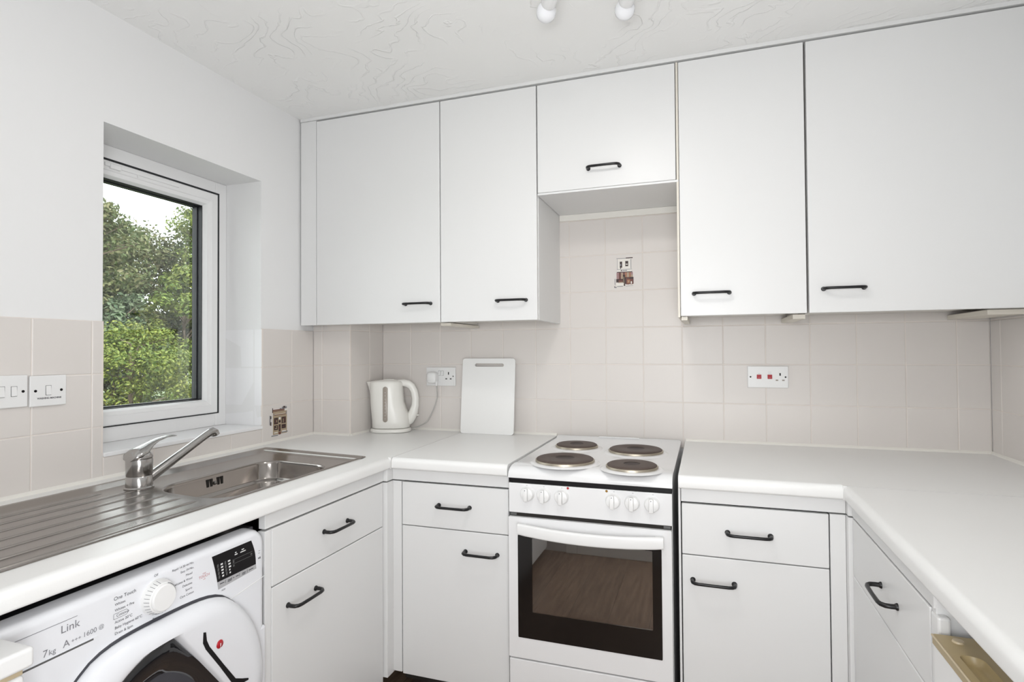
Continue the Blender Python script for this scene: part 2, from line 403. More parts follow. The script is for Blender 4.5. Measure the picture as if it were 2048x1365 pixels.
tiles('wall_tiles', wall_back, uc, rows_b, lambda u, v, d: (u, -d, v),
      skip=lambda u, v: v > 1.40 and not (.65 < u < 1.25) and not v < 1.52)
# left wall
cl = [CHY]+[-.4-k*T for k in range(0, 2)]
cl = sorted([CHY, -.4, WY1])
def fL(u, v, d): return (XL+d, u, v)
tiles('wall_tiles', wall_left, cl, rows, fL)
tiles('wall_tiles', wall_left, [-2.45, -2.131, -1.979, -1.827, -1.675, -1.523, -1.371, -1.219, WY0], rows, fL)
tiles('wall_tiles', wall_left, [WY0, -1.025, -.873, -.721, WY1], [WT-.03, WZ0-.012], fL)
tiles('reveal_tiles', wall_left, [XL-.185, XL-.04, XL], [WZ0, R0, R0+T, R0+2*T], lambda u, v, d: (u, WY1+.006-.006-d*1.0, v), 'tilew')
tiles('reveal_tiles', wall_left, [XL-.185, XL-.04, XL], [WZ0, R0, R0+T, R0+2*T], lambda u, v, d: (u, WY0+d, v), 'tilew')
# boxing and right wall
tr1 = bpy.data.objects['trim_1']
tiles('boxing_tiles', tr1, [XL, XL+.047, CHX], [WT-.03, R0, R0+T, R0+2*T, R0+3*T-.1], lambda u, v, d: (u, CHY-d, v))
tiles('boxing_tiles', tr1, [CHY, -.113, 0], [WT-.03, R0, R0+T, R0+2*T, R0+3*T-.1], lambda u, v, d: (CHX+d, u, v))
tiles('wall_tiles', wall_right, sorted([-.07-k*T for k in range(16)]+[0]), [WT-.03, R0, R0+T, R0+2*T, R0+3*T-.1], lambda u, v, d: (XR-d, u, v))

# window sill (pale tiles laid flat)
bm = bmesh.new()
box(bm, XL-.20, XL+.004, WY0-.0, WY1, WZ0-.012, WZ0, .002)
struct('trim_3', bm, 'tilew')

# sealant bead along the back of the worktops
bm = bmesh.new()
def bead(p0, p1, n):
    n = Vector(n); z = Vector((0, 0, 1))
    prof = [Vector((0, 0, 0)), n*.008, n*.006+z*.004, n*.0025+z*.007, z*.009]
    a = [bm.verts.new(Vector(p0)+q) for q in prof]; b = [bm.verts.new(Vector(p1)+q) for q in prof]
    for k in range(5): bm.faces.new((a[k], a[(k+1) % 5], b[(k+1) % 5], b[k]))
    bm.faces.new(a[::-1]); bm.faces.new(b)
bead((XL, -2.45, WT), (XL, CHY, WT), (1, 0, 0)); bead((XL, CHY, WT), (CHX, CHY, WT), (0, -1, 0)); bead((CHX, CHY, WT), (CHX, 0, WT), (1, 0, 0))
bead((CHX, 0, WT), (.700, 0, WT), (0, -1, 0)); bead((1.226, 0, WT), (XR, 0, WT), (0, -1, 0)); bead((XR, 0, WT), (XR, -2.45, WT), (-1, 0, 0))
struct('trim_4', bm, 'seal', smooth=60)

# printed tiles: small generic drawings of old shop fronts lying on the glaze
def print_tile(name, parent, fn, items, mats):
    bm = bmesh.new()
    for k, (u0, v0, u1, v1, mi) in enumerate(items):
        d = .0006+k*.00002
        bm.faces.new([bm.verts.new(Vector(fn(u, v, d))) for u, v in ((u0, v0), (u1, v0), (u1, v1), (u0, v1))]).material_index = mi
    return obj(name, bm, mats, parent)
pm = ['brown2', 'brown1', 'brown3', 'sand', 'mauve', 'printw', 'grey']
it = []
# upper shop: u 0..1, v 0..1 -> scaled
def sc(items, u0, v0, w, h): return [(u0+a*w, v0+b*h, u0+c*w, v0+d*h, m) for a, b, c, d, m in items]
shopA = [(.14, .50, .88, .97, 5), (.12, .955, .62, .972, 6), (.60, .955, .95, .985, 0), (.15, .60, .17, .95, 6), (.84, .62, .87, .93, 6),
         (.29, .66, .41, .86, 0), (.31, .62, .35, .70, 0), (.57, .70, .72, .87, 0), (.30, .72, .36, .78, 6), (.60, .75, .69, .78, 5),
         (.14, .595, .90, .61, 6), (.34, .545, .40, .58, 0), (.42, .55, .66, .575, 6), (.14, .50, .92, .525, 0),
         (.12, .20, .95, .50, 4), (.14, .26, .24, .49, 4), (.24, .26, .34, .50, 1), (.36, .22, .44, .49, 3), (.46, .22, .54, .50, 1), (.56, .30, .64, .50, 2), (.66, .30, .74, .50, 3), (.76, .30, .84, .50, 2), (.86, .28, .94, .42, 3),
         (.10, .18, .44, .29, 0), (.22, .10, .50, .26, 1), (.24, .14, .44, .19, 3), (.44, .06, .56, .42, 0), (.47, .10, .50, .36, 3), (.56, .12, .98, .34, 0), (.60, .10, .78, .32, 1), (.66, .14, .80, .26, 2), (.80, .08, .96, .28, 1), (.70, .18, .76, .22, 3), (.84, .12, .90, .2, 5),
         (.10, .05, .48, .16, 5), (.14, .04, .44, .06, 6), (.56, .05, .96, .10, 5), (.58, .05, .96, .062, 6), (.02, .10, .05, .30, 6), (.0, .0, .12, .03, 6), (.0, .02, .03, .06, 0)]
print_tile('printed_tile', wall_back, lambda u, v, d: (u, -d, v), sc(shopA, .949, 1.529, .080, .126), pm)
shopB = [(.10, .05, .95, .86, 3), (.08, .83, .80, .90, 1), (.10, .85, .78, .865, 3), (.80, .83, .98, .90, 5), (.50, .90, .62, .93, 6), (.64, .90, .94, .97, 6), (.72, .93, .84, .99, 0), (.06, .80, .10, .96, 0),
         (.16, .70, .90, .72, 1), (.14, .77, .18, .70, 6), (.88, .70, .92, .80, 6), (.20, .735, .86, .745, 5),
         (.16, .40, .40, .62, 0), (.62, .40, .88, .62, 0), (.16, .20, .40, .36, 0), (.62, .22, .88, .36, 0), (.44, .14, .56, .38, 0), (.44, .44, .56, .52, 0), (.45, .55, .55, .63, 5), (.44, .62, .56, .64, 6),
         (.24, .42, .28, .58, 1), (.30, .46, .34, .54, 3), (.70, .42, .74, .56, 3), (.78, .44, .82, .60, 1), (.22, .24, .34, .27, 3), (.68, .27, .80, .29, 1), (.28, .29, .34, .33, 3), (.47, .2, .51, .3, 1),
         (.16, .10, .38, .13, 5), (.64, .10, .88, .15, 5), (.43, .03, .57, .12, 1), (.0, .0, .40, .035, 6), (.60, .08, 1.0, .11, 6), (-.10, .40, -.04, .72, 6), (-.06, .38, .0, .5, 0), (-.06, .60, .0, .70, 0)]
print_tile('printed_tile', wall_left, lambda u, v, d: (XL+d, u, v), sc(shopB, -.519, .934, .094, .118), pm)

# ------------------------------------------------------------------ window_1
wf = XL-.18     # inner face of the frame
win = bpy.data.objects.new('window_1', None); COL.objects.link(win); win.location = (wf-.03, (WY0+WY1)/2, WZ0); win['kind'] = 'structure'
def ring_frame(bm, y0, y1, z0, z1, w, xa, xb, bev=.003):
    box(bm, xa, xb, y0, y0+w, z0, z1, bev); box(bm, xa, xb, y1-w, y1, z0, z1, bev)
    box(bm, xa, xb, y0+w-.001, y1-w+.001, z0, z0+w, bev); box(bm, xa, xb, y0+w-.001, y1-w+.001, z1-w, z1, bev)
bm = bmesh.new(); ring_frame(bm, WY0, WY1, WZ0, WZ1, .052, wf-.07, wf)
obj('window_frame', bm, 'upvc', win)
bm = bmesh.new()
y0, y1, z0, z1 = WY0+.052, WY1-.052, WZ0+.052, WZ1-.052
def mitre(bm, y0, y1, z0, z1, prof):
    """prof: (inset, x) points round a rectangle, mitred corners"""
    rs = []
    for ins, x in prof:
        rs.append([bm.verts.new((x, y0+ins, z0+ins)), bm.verts.new((x, y1-ins, z0+ins)), bm.verts.new((x, y1-ins, z1-ins)), bm.verts.new((x, y0+ins, z1-ins))])
    for a, b in zip(rs, rs[1:]+rs[:1]):
        for k in range(4): bm.faces.new((a[k], a[(k+1) % 4], b[(k+1) % 4], b[k]))
mitre(bm, y0+.002, y1-.002, z0+.002, z1-.002, [(0, wf-.06), (0, wf+.010), (.003, wf+.014), (.030, wf+.014), (.033, wf+.010), (.045, wf+.006), (.052, wf-.010), (.052, wf-.06)])
obj('sash', bm, 'upvc', win)
bm = bmesh.new(); mitre(bm, y0-.002, y1+.016, z0-.0035, z1+.0085, [(0, wf-.05), (0, wf+.0006), (.012, wf+.0006), (.012, wf-.05)])
obj('sash_gasket', bm, 'gasket', win)
bm = bmesh.new(); mitre(bm, y0+.053, y1-.053, z0+.053, z1-.053, [(0, wf-.05), (0, wf-.011), (.0035, wf-.011), (.0035, wf-.05)])
mitre(bm, y0+.053, y1-.053, z0+.053, z1-.053, [(0.002, wf-.055), (0.002, wf-.032), (.007, wf-.032), (.007, wf-.055)])
obj('glazing_gasket', bm, 'gasket', win)
obj('pane', B(wf-.042, wf-.038, y0+.05, y1-.05, z0+.05, z1-.05), 'glass', win)
bm = bmesh.new()
box(bm, wf+.012, wf+.020, -1.07, -.80, WZ1-.074, WZ1-.062, .002); box(bm, wf+.012, wf+.024, -1.055, -1.02, WZ1-.080, WZ1-.064, .003); box(bm, wf+.012, wf+.018, -.96, -.955, WZ1-.082, WZ1-.062)
obj('trickle_vent', bm, 'upvc', win)

# ------------------------------------------------------------------ outdoors
struct('ground', B(-30, XL-.6, -20, 25, -.3, -.05), 'soil')
def tree(label, leaf, x, y, h, r, zb, ncl, nl, size, seed, group='trees and bushes outside the window'):
    rnd = random.Random(seed)
    root = thing('tree' if h > 3 else 'bush', (x, y, -.05), label, 'tree' if h > 3 else 'bush')
    cl = []
    for i in range(ncl):
        a = rnd.uniform(0, 2*PI); zz = rnd.uniform(0, 1); rr = r*math.sqrt(max(.05, 1-(abs(zz-.42)/.62)**2.2))*rnd.uniform(.35, 1)
        cl.append((Vector((x+rr*math.cos(a), y+rr*math.sin(a), zb+(h-zb)*zz)), rnd.uniform(.13, .30)*r))
    rg = np.random.default_rng(seed); nt_ = ncl*nl
    C_ = np.repeat(np.array([c[:] for c, _ in cl]), nl, 0); R_ = np.repeat(np.array([q for _, q in cl]), nl)[:, None]
    D_ = rg.normal(size=(nt_, 3)); D_ /= np.linalg.norm(D_, axis=1)[:, None]
    P_ = C_ + D_*R_*rg.uniform(.45, 1.15, (nt_, 1))*np.array([1, 1, .75])
    Nn = D_*.6+np.array([0, 0, .7])+rg.normal(size=(nt_, 3))*.55; Nn /= np.linalg.norm(Nn, axis=1)[:, None]
    U_ = np.cross(Nn, rg.normal(size=(nt_, 3))); U_ /= np.linalg.norm(U_, axis=1)[:, None]; V_ = np.cross(Nn, U_)
    s_ = size*rg.uniform(.55, 1.3, (nt_, 1))
    vv = np.stack([P_-U_*s_, P_-V_*s_*.5+Nn*s_*.12, P_+U_*s_, P_+V_*s_*.5+Nn*s_*.12], 1).reshape(-1, 3)-np.array(root.location)
    me = bpy.data.meshes.new('foliage'); me.from_pydata(vv.tolist(), [], [(k*4, k*4+1, k*4+2, k*4+3) for k in range(nt_)]); me.materials.append(M[leaf])
    o = bpy.data.objects.new('foliage', me); COL.objects.link(o); o.parent = root
    bm = bmesh.new()
    tube(bm, [(x, y, -.05), (x+.05, y-.03, h*.35), (x-.04, y+.04, h*.78)], [.07*r, .05*r, .02*r], 8)
    for c, cr in cl[::3]:
        z0 = min(h*.7, max(.1, c.z-.5*r)); m = Vector((x, y, z0)).lerp(c, .5)+Vector((rnd.uniform(-.1, .1), rnd.uniform(-.1, .1), .08))
        tube(bm, [(x, y, z0), m, c+(c-Vector((x, y, c.z))).normalized()*cr*.6], [.022*r, .014*r, .005*r], 5)
    obj('branches', bm, 'bark', root, smooth=60)
TS = [
 ('tall olive-green tree at the left of the window view', 'leafA', -6.6, 2.75, 3.45, .95, .9, 130, 200, .034, 1),
 ('tall tree in the middle of the window view, its top lower against the sky', 'leafA', -7.4, 4.3, 3.25, 1.2, .9, 150, 200, .036, 2),
 ('tall fresh-green tree at the right edge of the window view', 'leafB', -6.5, 5.15, 3.7, 1.0, 1.0, 130, 200, .034, 3),
 ('pale green tree with a rounded crown in front of the taller trees', 'leafB', -5.7, 3.75, 2.45, .55, 1.1, 60, 200, .030, 4),
 ('grey-green bushy tree at the right, in front of the fresh-green one', 'leafC', -5.6, 4.65, 2.8, .6, .5, 80, 200, .030, 5),
 ('low bright green bush at the bottom left of the window view', 'leafB', -4.9, 2.35, 1.55, .65, -.05, 90, 260, .021, 6),
 ('low bright green bush at the bottom right of the window view', 'leafB', -4.9, 3.55, 1.25, .65, -.05, 110, 260, .021, 7),
 ('dark bush in the gap between the low bushes and the trees', 'leafC', -5.8, 2.8, 2.0, .6, .0, 70, 200, .032, 8),
 ('tall tree beyond the right edge of the window view', 'leafA', -6.2, 6.9, 3.7, 1.0, .5, 90, 160, .04, 9),
 ('tree beyond the left edge of the window view', 'leafC', -6.0, 1.2, 3.3, 1.0, .3, 90, 160, .04, 10)]
for t in TS: tree(*t)

# ------------------------------------------------------------------ cabinets
HM = None
def handle_mesh():
    bm = bmesh.new()
    pts = [(-.053, 0, 0), (-.0545, -.012, 0), (-.053, -.022, 0), (-.047, -.0285, 0), (-.038, -.031, 0), (0, -.0315, 0), (.038, -.031, 0), (.047, -.0285, 0), (.053, -.022, 0), (.0545, -.012, 0), (.053, 0, 0)]
    tube(bm, pts, [.0052, .0050, .0049, .0047, .0045, .0043, .0045, .0047, .0049, .0050, .0052], 12)
    for s in (-1, 1): lathe(bm, [(0, 0), (.0072, 0), (.0072, .002), (.0055, .005), (0, .005)], (s*.053, 0, 0), (0, -1, 0), 16)
    bmesh.ops.recalc_face_normals(bm, faces=bm.faces)
    me = bpy.data.meshes.new('handle'); bm.to_mesh(me); bm.free(); me.materials.append(M['handle'])
    me.polygons.foreach_set('use_smooth', [True]*len(me.polygons)); me.set_sharp_from_angle(angle=math.radians(40))
    return me
HM = handle_mesh()
def handle(parent, pos, rz=0, scale=1.05):
    o = bpy.data.objects.new('handle', HM); COL.objects.link(o); o.parent = parent
    off = Vector((0, 0, 0)); p = parent
    while p is not None: off += p.location; p = p.parent
    o.location = Vector(pos)-off; o.rotation_euler = (0, 0, rz); o.scale = (scale, 1, 1)
    return o
G = 'white handled kitchen units'
YU = -.345; TD = .018
def wall_cab(x0, x1, z0, z1, hx, hz, label, ends='', body_z0=None):
    t = thing('wall_cabinet', ((x0+x1)/2, YU/2, z0), label, 'cabinet')
    bz = z0 if body_z0 is None else body_z0
    bm = bmesh.new(); w = .016; yb = -.002
    bx = XR-.002 if x1 > XR-.05 else x1-.001
    box(bm, x0+.001, x0+w, YU+TD+.002, yb, z0+.002, z1); box(bm, bx-w, bx, YU+TD+.002, yb, z0+.002, z1)
    box(bm, x0+w, bx-w, YU+TD+.002, yb, z0+.012, z0+.028); box(bm, x0+w, bx-w, YU+TD+.002, yb, z1-.016, z1); box(bm, x0+w, bx-w, -.012, yb, z0+.03, z1-.016)
    obj('carcass', bm, 'cabin', t)
    d = obj('door', B(x0+.0012, x1-.0012, YU, YU+TD, z0, z1-.003, .0022), 'cab', t)
    handle(d, (hx, YU, hz))
    return t
ZU0, ZU1 = 1.386, 2.262
c = wall_cab(-.262, .320, ZU0, ZU1, .223, 1.461, 'wall cabinet with tall white door, leftmost, above the kettle and next to the window wall', 'l')
obj('end_panel', B(XL+.001, -.2635, YU+.001, YU+TD, ZU0, ZU1+.002, .0015), 'cab', c)
wall_cab(.3215, .7175, ZU0, ZU1, .617, 1.461, 'wall cabinet with narrow tall white door, above the chopping board')
c = wall_cab(.7195, 1.2145, 1.856, ZU1, .967, 1.925, 'short wall cabinet over the cooker, with its handle high above the hob')
c = wall_cab(1.2235, 1.612, ZU0, ZU1, 1.324, 1.461, 'wall cabinet with tall white door directly right of the short one over the cooker')
e = wall_cab(1.616, 2.205, ZU0, ZU1, 1.714, 1.461, 'widest wall cabinet, in the right-hand corner above the worktop')
# outer side and underside panels, rails and brackets below
bm = bmesh.new(); box(bm, .7010, .7180, YU+TD+.001, -.001, ZU0, ZU1, .001)
obj('side_panel', bm, 'cab', [o for o in COL.objects if o.name.startswith('wall_cabinet')][1])
third = [o for o in COL.objects if o.name.startswith('wall_cabinet')][2]
fourth = [o for o in COL.objects if o.name.startswith('wall_cabinet')][3]
fifth = [o for o in COL.objects if o.name.startswith('wall_cabinet')][4]
obj('bottom_panel', B(.7195, 1.2215, YU+.003, -.001, 1.848, 1.8555, .001), 'cab', third)
bm = bmesh.new(); box(bm, 1.2155, 1.2232, YU+.004, -.001, ZU0-.004, ZU1, .001)
obj('side_panel', bm, 'edge', fourth)
bm = bmesh.new(); box(bm, 1.226, 1.246, YU+.01, -.004, ZU0-.014, ZU0-.001, .001); obj('bottom_rail', bm, 'edge', fourth)
bm = bmesh.new(); box(bm, 1.575, 1.612, -.30, -.004, ZU0-.016, ZU0-.001, .001); obj('bottom_rail', bm, 'edge', fourth)
bm = bmesh.new(); box(bm, 2.10, 2.19, -.30, -.004, ZU0-.016, ZU0-.001, .001); obj('bottom_rail', bm, 'edge', fifth)
bm = bmesh.new(); box(bm, .30, .345, -.30, -.004, ZU0-.012, ZU0-.001, .001); obj('bottom_rail', bm, 'edge', [o for o in COL.objects if o.name.startswith('wall_cabinet')][0])
struct('trim_5', B(XL+.002, XR, YU-.004, YU+.03, ZU1+.0025, ZC, .001), 'cab')
bm = bmesh.new(); box(bm, .7185, 1.2215, -.008, .0, 1.822, 1.848, .002)
struct('trim_6', bm, 'seal')
struct('trim_7', B(2.206, XR-.0005, YU+.002, YU+.02, ZU0, ZU1, .001), 'cab')

ZD0 = .165; ZDR, ZDT = .6795, .826   # drawer bottom / top
def base_back(x0, x1, hd, hD, label, rail=(None, None), filler=None, side=None):
    t = thing('base_cabinet', ((x0+x1)/2, -.33, 0), label, 'cabinet')
    yf = -.632
    bm = bmesh.new(); box(bm, x0, x1, yf+.022, -.01, .15, .868); obj('carcass', bm, 'dark', t)  # carcass coloured near-black so the door gaps look shaded
    bm = bmesh.new(); box(bm, x0-.0, x1, yf+.07, yf+.085, 0, .15); obj('plinth', bm, 'plinth', t)
    obj('top_rail', B(rail[0], rail[1], yf, yf+.02, ZDT+.0055, .8720, .001), 'cab', t)
    d = obj('drawer_front', B(x0+.0015, x1-.0015, yf, yf+TD, ZDR+.001, ZDT, .002), 'cab', t); handle(d, (hd[0], yf, hd[1]))
    d = obj('door', B(x0+.0015, x1-.0015, yf, yf+TD, ZD0+.01, ZDR-.0018, .002), 'cab', t); handle(d, (hD[0], yf, hD[1]))
    if filler: obj('filler_panel', B(filler[0], filler[1], yf+.002, yf+.02, ZD0+.013, ZDT+.001, .001), 'cab', t)
    if side: obj('side_panel', B(side[0], side[1], yf+.003, -.01, 0, .872, .001), 'cab', t)
    return t
base_back(.312, .700, (.508, .757), (.604, .613), 'base cabinet with drawer, between the cooker and the left-hand corner, below the chopping board', (.2765, .700), (.2765, .3095))
base_back(1.230, 1.612, (1.411, .753), (1.316, .609), 'base cabinet with drawer, just right of the cooker, below the red-switched socket', (1.230, 1.651), (1.6135, 1.651), (1.222, 1.2285))

def base_side(xf, s, y0, y1, hd, hD, label, rail, filler=None, drawer_only=False, tail=None, zb=.165):
    """cabinet on a side wall; xf = face position, s=+1 faces +X (left run), s=-1 faces -X"""
    t = thing('base_cabinet', ((xf-s*.3), (y0+y1)/2, 0), label, 'cabinet')
    xb = xf-s*.022; xw = XL+.004 if s > 0 else XR-.004
    obj('carcass', B(xb, xw, y0, y1, .15, .70 if s > 0 else .868), 'dark', t)  # near-black body, shade between the fronts put into its colour
    obj('plinth', B(xf-s*.07, xf-s*.085, y0, y1, 0, .15), 'plinth', t)
    obj('top_rail', B(xf, xf-s*.02, rail[0], rail[1], ZDT+.0055, .8720, .001), 'cab', t)
    rz = PI/2 if s > 0 else -PI/2
    d = obj('drawer_front', B(xf, xf-s*TD, y0+.0015, y1-.0015, ZDR+.001, ZDT, .002), 'cab', t); handle(d, (xf, hd[0], hd[1]), rz)
    d = obj('door', B(xf, xf-s*TD, y0+.0015, y1-.0015, zb, ZDR-.0018, .002), 'cab', t)
    if hD: handle(d, (xf, hD[0], hD[1]), rz)
    if filler: obj('filler_panel', B(xf-s*.002, xf-s*.02, filler[0], filler[1], zb, ZDT+.001, .001), 'cab', t)
    return t
lc = base_side(.262, 1, -1.193, -.671, (-.93, .757), (-1.078, .611), 'base cabinet with drawer, under the sink worktop beside the washing machine', (-1.215, -.6695), None, zb=.152)
obj('filler_panel', B(.250, .2765, -.6685, -.6125, .172, ZDT+.001, .001), 'cab', lc)
obj('corner_rail', B(.250, .2765, -.6685, -.6125, ZDT+.0055, .872, .001), 'cab', lc)
obj('side_panel', B(.257, XL+.01, -1.2155, -1.196, 0, .74, .001), 'cab', lc)
obj('side_strip', B(.240, .262, -1.2155, -1.194, 0, .826, .001), 'cab', lc)
rc = base_side(1.661, -1, -1.196, -.656, (-.966, .752), None, 'base cabinet with drawer under the right-hand worktop, its handle seen at a steep angle', (-1.214, -.6575), None)
obj('filler_panel', B(1.6515, 1.680, -.6555, -.6125, .172, ZDT+.001, .001), 'cab', rc)
obj('corner_rail', B(1.6515, 1.680, -.6555, -.6125, ZDT+.0055, .872, .001), 'cab', rc)
obj('side_panel', B(1.664, XR-.01, -1.2155, -1.1975, 0, .872, .001), 'cab', rc)
obj('end_strip', B(1.6612, 1.680, -1.231, -1.1985, 0, .824, .004), 'cab', rc)

# ------------------------------------------------------------------ worktops
def nose_profile(front, back, t=.0375):
    """(horizontal, z) section, front edge rounded"""
    s = 1 if back > front else -1
    P = [(back, WT), (back, WT-t), (front+s*.006, WT-t)]
    for i in range(1, 5):
        a = i/4*PI/2; P.append((front+s*(.006-.006*math.sin(a)), WT-t+.006*(1-math.cos(a))))
    r = .0165
    for i in range(0, 9):
        a = i/8*PI/2; P.append((front+s*r*(1-math.cos(a)), WT-r+r*math.sin(a)))
    return P
YF = -.655; XFL = .283; XFR = 1.641
SBX = (-.27, .185); 
bm = bmesh.new()
# sink run: nose strip, strip behind sink, ends round the sink cut-out
prism(bm, nose_profile(XFL, .20), lambda p, q, a: (p, a, q), -2.45, YF)
cut_y0, cut_y1 = -1.27, -.765
def quad_box(bm, pts, z0, z1):
    loft(bm, [[(x, y, z0) for x, y in pts], [(x, y, z1) for x, y in pts]])
def sq(x, y): return (x, y-.11*(x-.03))
hx0, hx1, hy0, hy1 = -.256, .182, -1.93, -.690
quad_box(bm, [(XL+.001, -2.45), (hx0, -2.45), (hx0, CHY-.001), (XL+.001, CHY-.001)], WT-.0375, WT)
quad_box(bm, [(hx0, -2.45), (.20, -2.45), sq(.20, hy0), sq(hx0, hy0)], WT-.0375, WT)
quad_box(bm, [(hx1, -1.95), (.20, -1.95), (.20, -.68), sq(hx1, hy1)], WT-.0375, WT)
quad_box(bm, [sq(hx0, hy1), sq(.20, hy1), (.20, YF), (hx0, YF)], WT-.0375, WT)
quad_box(bm, [(hx0, YF), (.283, YF), (.268, -.001), (CHX+.001, -.001), (CHX+.001, CHY-.001), (hx0, CHY-.001)], WT-.0375, WT)
tag(obj('worktop', bm, 'top', None, smooth=35), 'long white worktop holding the steel sink, along the window wall', 'worktop')
bm = bmesh.new()
prism(bm, nose_profile(YF, -.20), lambda p, q, a: (a, p, q), .285, .7025)
for v in bm.verts:
    if v.co.x < .3 and v.co.y > -.5: v.co.x = .285-(v.co.y-YF)*.0229+.0
quad_box(bm, [(.2755, -.20), (.7025, -.20), (.7025, -.001), (.2697, -.001)], WT-.0375, WT)
tag(obj('worktop', bm, 'top', None, smooth=35), 'short white worktop between the sink worktop and the cooker, under the chopping board', 'worktop')
bm = bmesh.new()
prism(bm, nose_profile(YF, -.20), lambda p, q, a: (a, p, q), 1.2235, XFR+.0)
quad_box(bm, [(1.2235, -.20), (XFR, -.20), (XFR, -.001), (1.2235, -.001)], WT-.0375, WT)
quad_box(bm, [(XFR, YF), (XR-.001, YF), (XR-.001, -.001), (XFR, -.001)], WT-.0375, WT)
tag(obj('worktop', bm, 'top', None, smooth=35), 'white worktop right of the cooker, running along the back wall into the right corner', 'worktop')
bm = bmesh.new()
prism(bm, nose_profile(XFR, XR-.001), lambda p, q, a: (p, a, q), -2.45, YF-.0026)
tag(obj('worktop', bm, 'top', None, smooth=35), 'white worktop along the right-hand wall, coming towards the camera over the beige-topped fridge', 'worktop')

# ------------------------------------------------------------------ sink
SH = .11; SX = .03
def shp(x, y): return (x, y-SH*(x-SX)+.0)      # the sink was fitted slightly out of square
sink = thing('sink', (-.04, -1.2, WT), 'stainless steel inset sink with ribbed drainer, set in the worktop below the window', 'sink')
Z0 = WT
so = [(-.278, -1.95), (.196, -1.95), (.196, -.652), (-.278, -.652)]
bm = bmesh.new()
def rring(x0, x1, y0, y1, r, z, n=8): return [(*shp(x, y), z) for x, y in rrect(x0, x1, y0, y1, r, n)]
rings = [rring(-.278, .196, -1.95, -.652, .004, Z0+.0004), rring(-.2775, .1955, -1.9495, -.6525, .004, Z0+.0025), rring(-.275, .193, -1.947, -.655, .006, Z0+.0036),
         rring(-.266, .188, -1.938, -.664, .008, Z0+.0036), rring(-.262, .186, -1.935, -.670, .010, Z0+.0028), rring(-.240, .176, -1.915, -.706, .016, Z0-.0055), rring(-.236, .1735, -1.912, -.712, .018, Z0-.006)]
rs = [[bm.verts.new(Vector(p)) for p in r] for r in rings]
n = len(rs[0])
for a, b in zip(rs, rs[1:]):
    for k in range(n): bm.faces.new((a[k], a[(k+1) % n], b[(k+1) % n], b[k]))
# pan with bowl opening
bx0, bx1, by0, by1 = -.123, .165, -1.238, -.792
bowl_r = [.07, .07, .085, .085]
bl = [bm.verts.new((*shp(x, y), Z0-.006)) for x, y in rrect(bx0, bx1, by0, by1, bowl_r, 10)]
es = [bm.edges.get((rs[-1][k], rs[-1][(k+1) % n])) for k in range(n)] + [bm.edges.new((bl[k], bl[(k+1) % len(bl)])) for k in range(len(bl))]
bmesh.ops.triangle_fill(bm, edges=es, use_beauty=True)
obj('drainer_deck', bm, 'steel', sink, smooth=50)
bm = bmesh.new()
prof = [(0, -.006), (.002, -.0065), (.004, -.009), (.006, -.016), (.010, -.060), (.013, -.064), (.020, -.067), (.024, -.072), (.029, -.160), (.036, -.178), (.052, -.187)]
rr_ = []
for ins, dz in prof:
    rad = [max(.03, q-ins*.6) for q in bowl_r]
    rr_.append([(*shp(x, y), Z0+dz) for x, y in rrect(bx0+ins, bx1-ins, by0+ins, by1-ins, rad, 10)])
rs2 = [[bm.verts.new(Vector(p)) for p in r] for r in rr_]
m_ = len(rs2[0])
for a, b in zip(rs2, rs2[1:]):
    for k in range(m_): bm.faces.new((a[k], a[(k+1) % m_], b[(k+1) % m_], b[k]))
bm.faces.new(rs2[-1])
bowl = obj('bowl', bm, 'bowlsteel', sink, smooth=50)
bm = bmesh.new(); lathe(bm, [(0, 0), (.036, 0), (.038, .002), (.030, .003), (.028, .001), (0, .0015)], (.02, -1.03, Z0-.187), (0, 0, 1), 32); obj('plughole', bm, 'chrome', bowl, smooth=40)
bm = bmesh.new()
for k, dy in enumerate((-.026, -.013, .013, .026)):
    xx, yy = shp(bx0+.0085, -1.025+dy); box(bm, xx-.002, xx+.0012, yy-.0035, yy+.0035, Z0-.042, Z0-.019)
obj('overflow_slots', bm, 'dark', bowl)
bm = bmesh.new(); xx, yy = shp(bx0+.009, -1.025); lathe(bm, [(0, .004), (.005, .003), (.006, 0)], (xx, yy, Z0-.034), (1, 0, 0), 12); obj('overflow_screw', bm, 'chrome', bowl, smooth=50)
bm = bmesh.new()
for xr, ye in ((-.200, -1.315), (-.145, -1.262), (-.085, -1.262), (-.022, -1.262), (.040, -1.262), (.102, -1.262), (.155, -1.275)):
    w = .0045
    for (xa) in (xr,):
        N = 12; prev = None
        for i, y in enumerate([-1.90, -1.88, ye-.05, ye-.015, ye]):
            hgt = .0030 if 0 < i < 4 else .0
            row = []
            for j in range(7):
                t_ = j/6*PI; px, py = shp(xa-w*math.cos(t_), y); row.append(bm.verts.new((px, py, Z0-.0061+hgt*math.sin(t_))))
            if prev:
                for j in range(6): bm.faces.new((prev[j], prev[j+1], row[j+1], row[j]))
            prev = row
obj('drainer_ribs', bm, 'steel', sink, smooth=60)

